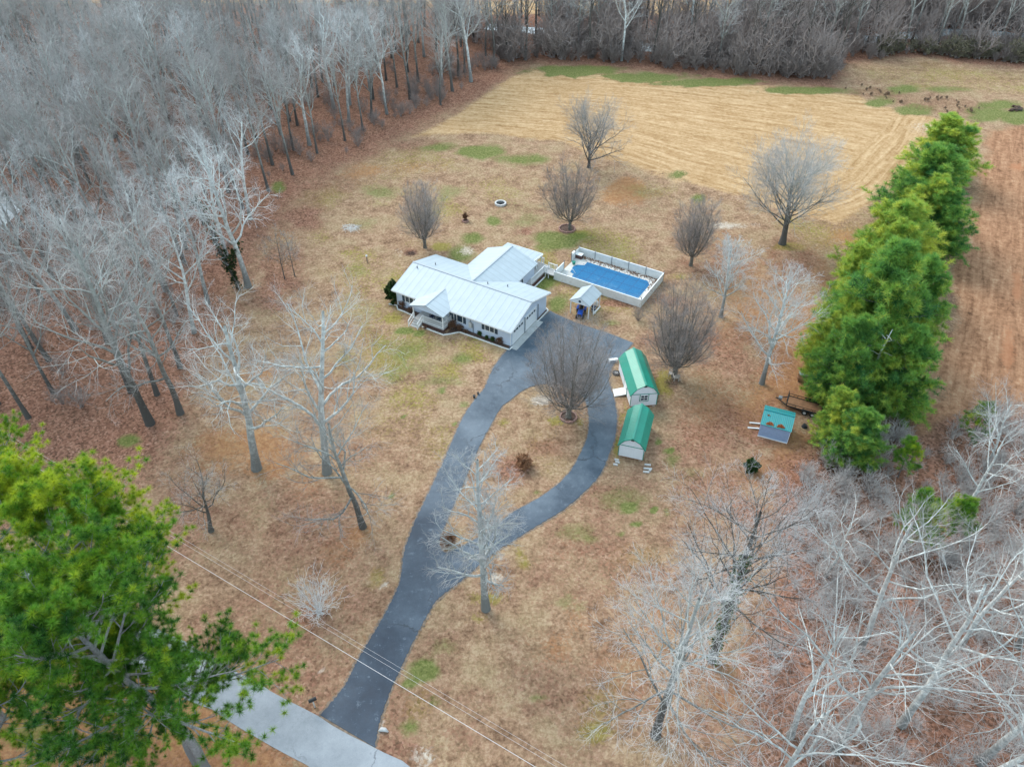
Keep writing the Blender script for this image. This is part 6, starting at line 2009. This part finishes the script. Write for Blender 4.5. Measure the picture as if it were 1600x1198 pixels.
# pines: rounded crowns of dense needle pom-poms on pale limbs
def pine_meshes(name, seed, h, w, trunk_r=.33, from_h=.45, n_limbs=32, tint_mid=.45, pom=.34, sub=10, tpb=3, blades=92):
    rg = np.random.RandomState(seed)
    n = 10
    p = [np.zeros(3)]
    d = np.array([0, 0, 1.])
    for j in range(1, n):
        d = unit(d + rg.randn(3) * .05 + np.array([0, 0, .1]))
        p.append(p[-1] + d * h * .93 / (n - 1))
    tp = np.array(p)[None]
    tr = (trunk_r * np.linspace(1, .22, n))[None]
    tr[0, 0] *= 1.25
    t = from_h + (.99 - from_h) * ((np.arange(n_limbs) + rg.rand(n_limbs)) / n_limbs) ** .85
    f = t * (n - 1)
    i0 = np.clip(f.astype(int), 0, n - 2)
    pos = tp[0, i0] + (tp[0, i0 + 1] - tp[0, i0]) * (f - i0)[:, None]
    s = (t - from_h) / (1 - from_h)
    az = np.arange(n_limbs) * 2.4 + rg.randn(n_limbs) * .5
    L = w * .5 * (np.sqrt(np.clip(1 - ((s - .35) / .72) ** 2, .06, 1))) * (.72 + .45 * rg.rand(n_limbs))
    el = np.interp(s, [0, .5, 1], [.05, .4, 1.1]) + rg.randn(n_limbs) * .15
    d = np.stack([np.cos(az) * np.cos(el), np.sin(az) * np.cos(el), np.sin(el)], 1)
    pts = [pos]
    for j in range(1, 7):
        d = unit(d + np.array([0, 0, .1]) + rg.randn(n_limbs, 3) * .13)
        pts.append(pts[-1] + d * (L / 6)[:, None])
    l1 = np.stack(pts, 1)
    r1 = np.maximum(.02, (trunk_r * .36 * (L / L.max()))[:, None] * np.linspace(1, .25, 7)[None])
    l2, r2, L2 = spawn(rg, l1, r1, L, sub, .3, 1.0, (25, 65), (.3, .5), 5, .35, .14, .55, .45, lambda q: 1.25 - .55 * q, rmin=.014)
    l3, r3, L3 = spawn(rg, l2, r2, L2, 4, .25, 1.0, (25, 60), (.35, .6), 3, .5, .12, .6, .6, None, rmin=.01)
    V, F = merge([tubes(tp, tr, 9), tubes(l1, r1, 6)])
    trunk = np_mesh(name + '_trunk', V, [F], [M['bark_pine']], smooth=True)
    tips = np.concatenate([l3[:, -1], l3[:, 1], l2[:, -1], l2[:, 3], l1[:, -1]]) 
    ax = np.concatenate([l3[:, -1] - l3[:, -2], l3[:, 1] - l3[:, 0], l2[:, -1] - l2[:, -2], l2[:, 3] - l2[:, 2], l1[:, -1] - l1[:, -2]])
    li = np.concatenate([np.arange(len(l3)) // (4 * sub)] * 2 + [np.arange(len(l2)) // sub] * 2 + [np.arange(n_limbs)])
    lt = tint_mid + rg.randn(n_limbs) * .16
    tint = np.clip(lt[li] + rg.randn(len(tips)) * .16, 0, 1)
    V2, F2, T2 = tufts(rg, tips, unit(ax) + np.array([0, 0, .6]), blades, pom, .019, .8, tint, .3)
    a, b = merge([tubes(l2, r2, 4), tubes(l3, r3, 3)])
    crown = np_mesh(name + '_crown', np.concatenate([V2, a]), [F2, b + len(V2)], [M['needle_pine'], M['bark_pine']], [0, 1], attrs={'tint': ('FLOAT', np.concatenate([T2, np.zeros(len(a))]))})
    return trunk, crown


pine_protos = [pine_meshes('pine', 500 + k, 24, 12, tint_mid=.46 + .2 * k) for k in range(2)]
PINES = [((335, 1222), 25, 13.5, 0, 'tallest pine of the lower left group, its pale trunk standing beside the road'), ((305, 1190), 17, 7.5, 0, 'lower pine reaching over the road beside the tallest pine'),
         ((200, 1130), 24, 13, 1, 'bright yellow-green pine behind the tallest pine'), ((60, 1000), 22, 12, 1, 'pine at the far left edge, farthest of the lower left group'), ((80, 1290), 21, 11, 0, 'pine at the left edge below the yellow-green one'),
         ((0, 1120), 23, 11, 0, 'dark pine cut off by the left edge of the picture')]
pfirst = {}
for i, (bpx, h, w, k, lab) in enumerate(PINES):
    a = P(bpx[0], bpx[1])
    loc, sc = (a.x, a.y, 0), (w / 12, w / 12, h / 24)
    if k not in pfirst: pfirst[k] = tree_thing('pine_tree', pine_protos[k], loc, lab, 'tree', 'pines at the lower left', i * .9, sc)
    else: copy_thing(pfirst[k], loc, i * .9, sc, lab)
sp_ = pine_meshes('small_pine', 520, 7, 4.5, .1, .25, 22, .5, .34, 5, 3, 24)
for i, (apx, h, lab) in enumerate([((1455, 775), 7, 'small bright pine poking up through the right thicket'), ((1500, 785), 6.5, 'second small pine in the right thicket, right of the brighter one'), ((1545, 640), 5, 'small dark pine among white trees beside the brush field'),
                                   ((1430, 690), 5, 'small pine at the right foot of the evergreen row')]):
    a = P(apx[0], apx[1], h)
    if i == 0: sp0 = tree_thing('small_pine', sp_, (a.x, a.y, 0), lab, 'tree', 'small pines of the right thicket', 0, h / 7)
    else: copy_thing(sp0, (a.x, a.y, 0), i * 2.0, (h / 7,) * 3, lab)

# thin saplings at the wood edge left of the house
slim0 = bare_tree_meshes('sapling', 75, 8, .07, M['bark_grey'], M['twig_mauve'], **{**SLIM, 'limbs': 14, 'br': 5, 'tw': 4, 'tl': 4})
for i, (bpx, h, lab) in enumerate([((445, 436), 8, 'thin grey sapling at the wood edge, left one of two'), ((461, 432), 7, 'thin grey sapling at the wood edge, right one of two')]):
    if i == 0: sl0 = tree_thing('sapling', slim0, P(*bpx), lab, 'tree', 'saplings at the wood edge', 0, fit_h=h)
    else: copy_thing(sl0, P(*bpx), 2.0, (.9, .9, .9), lab)
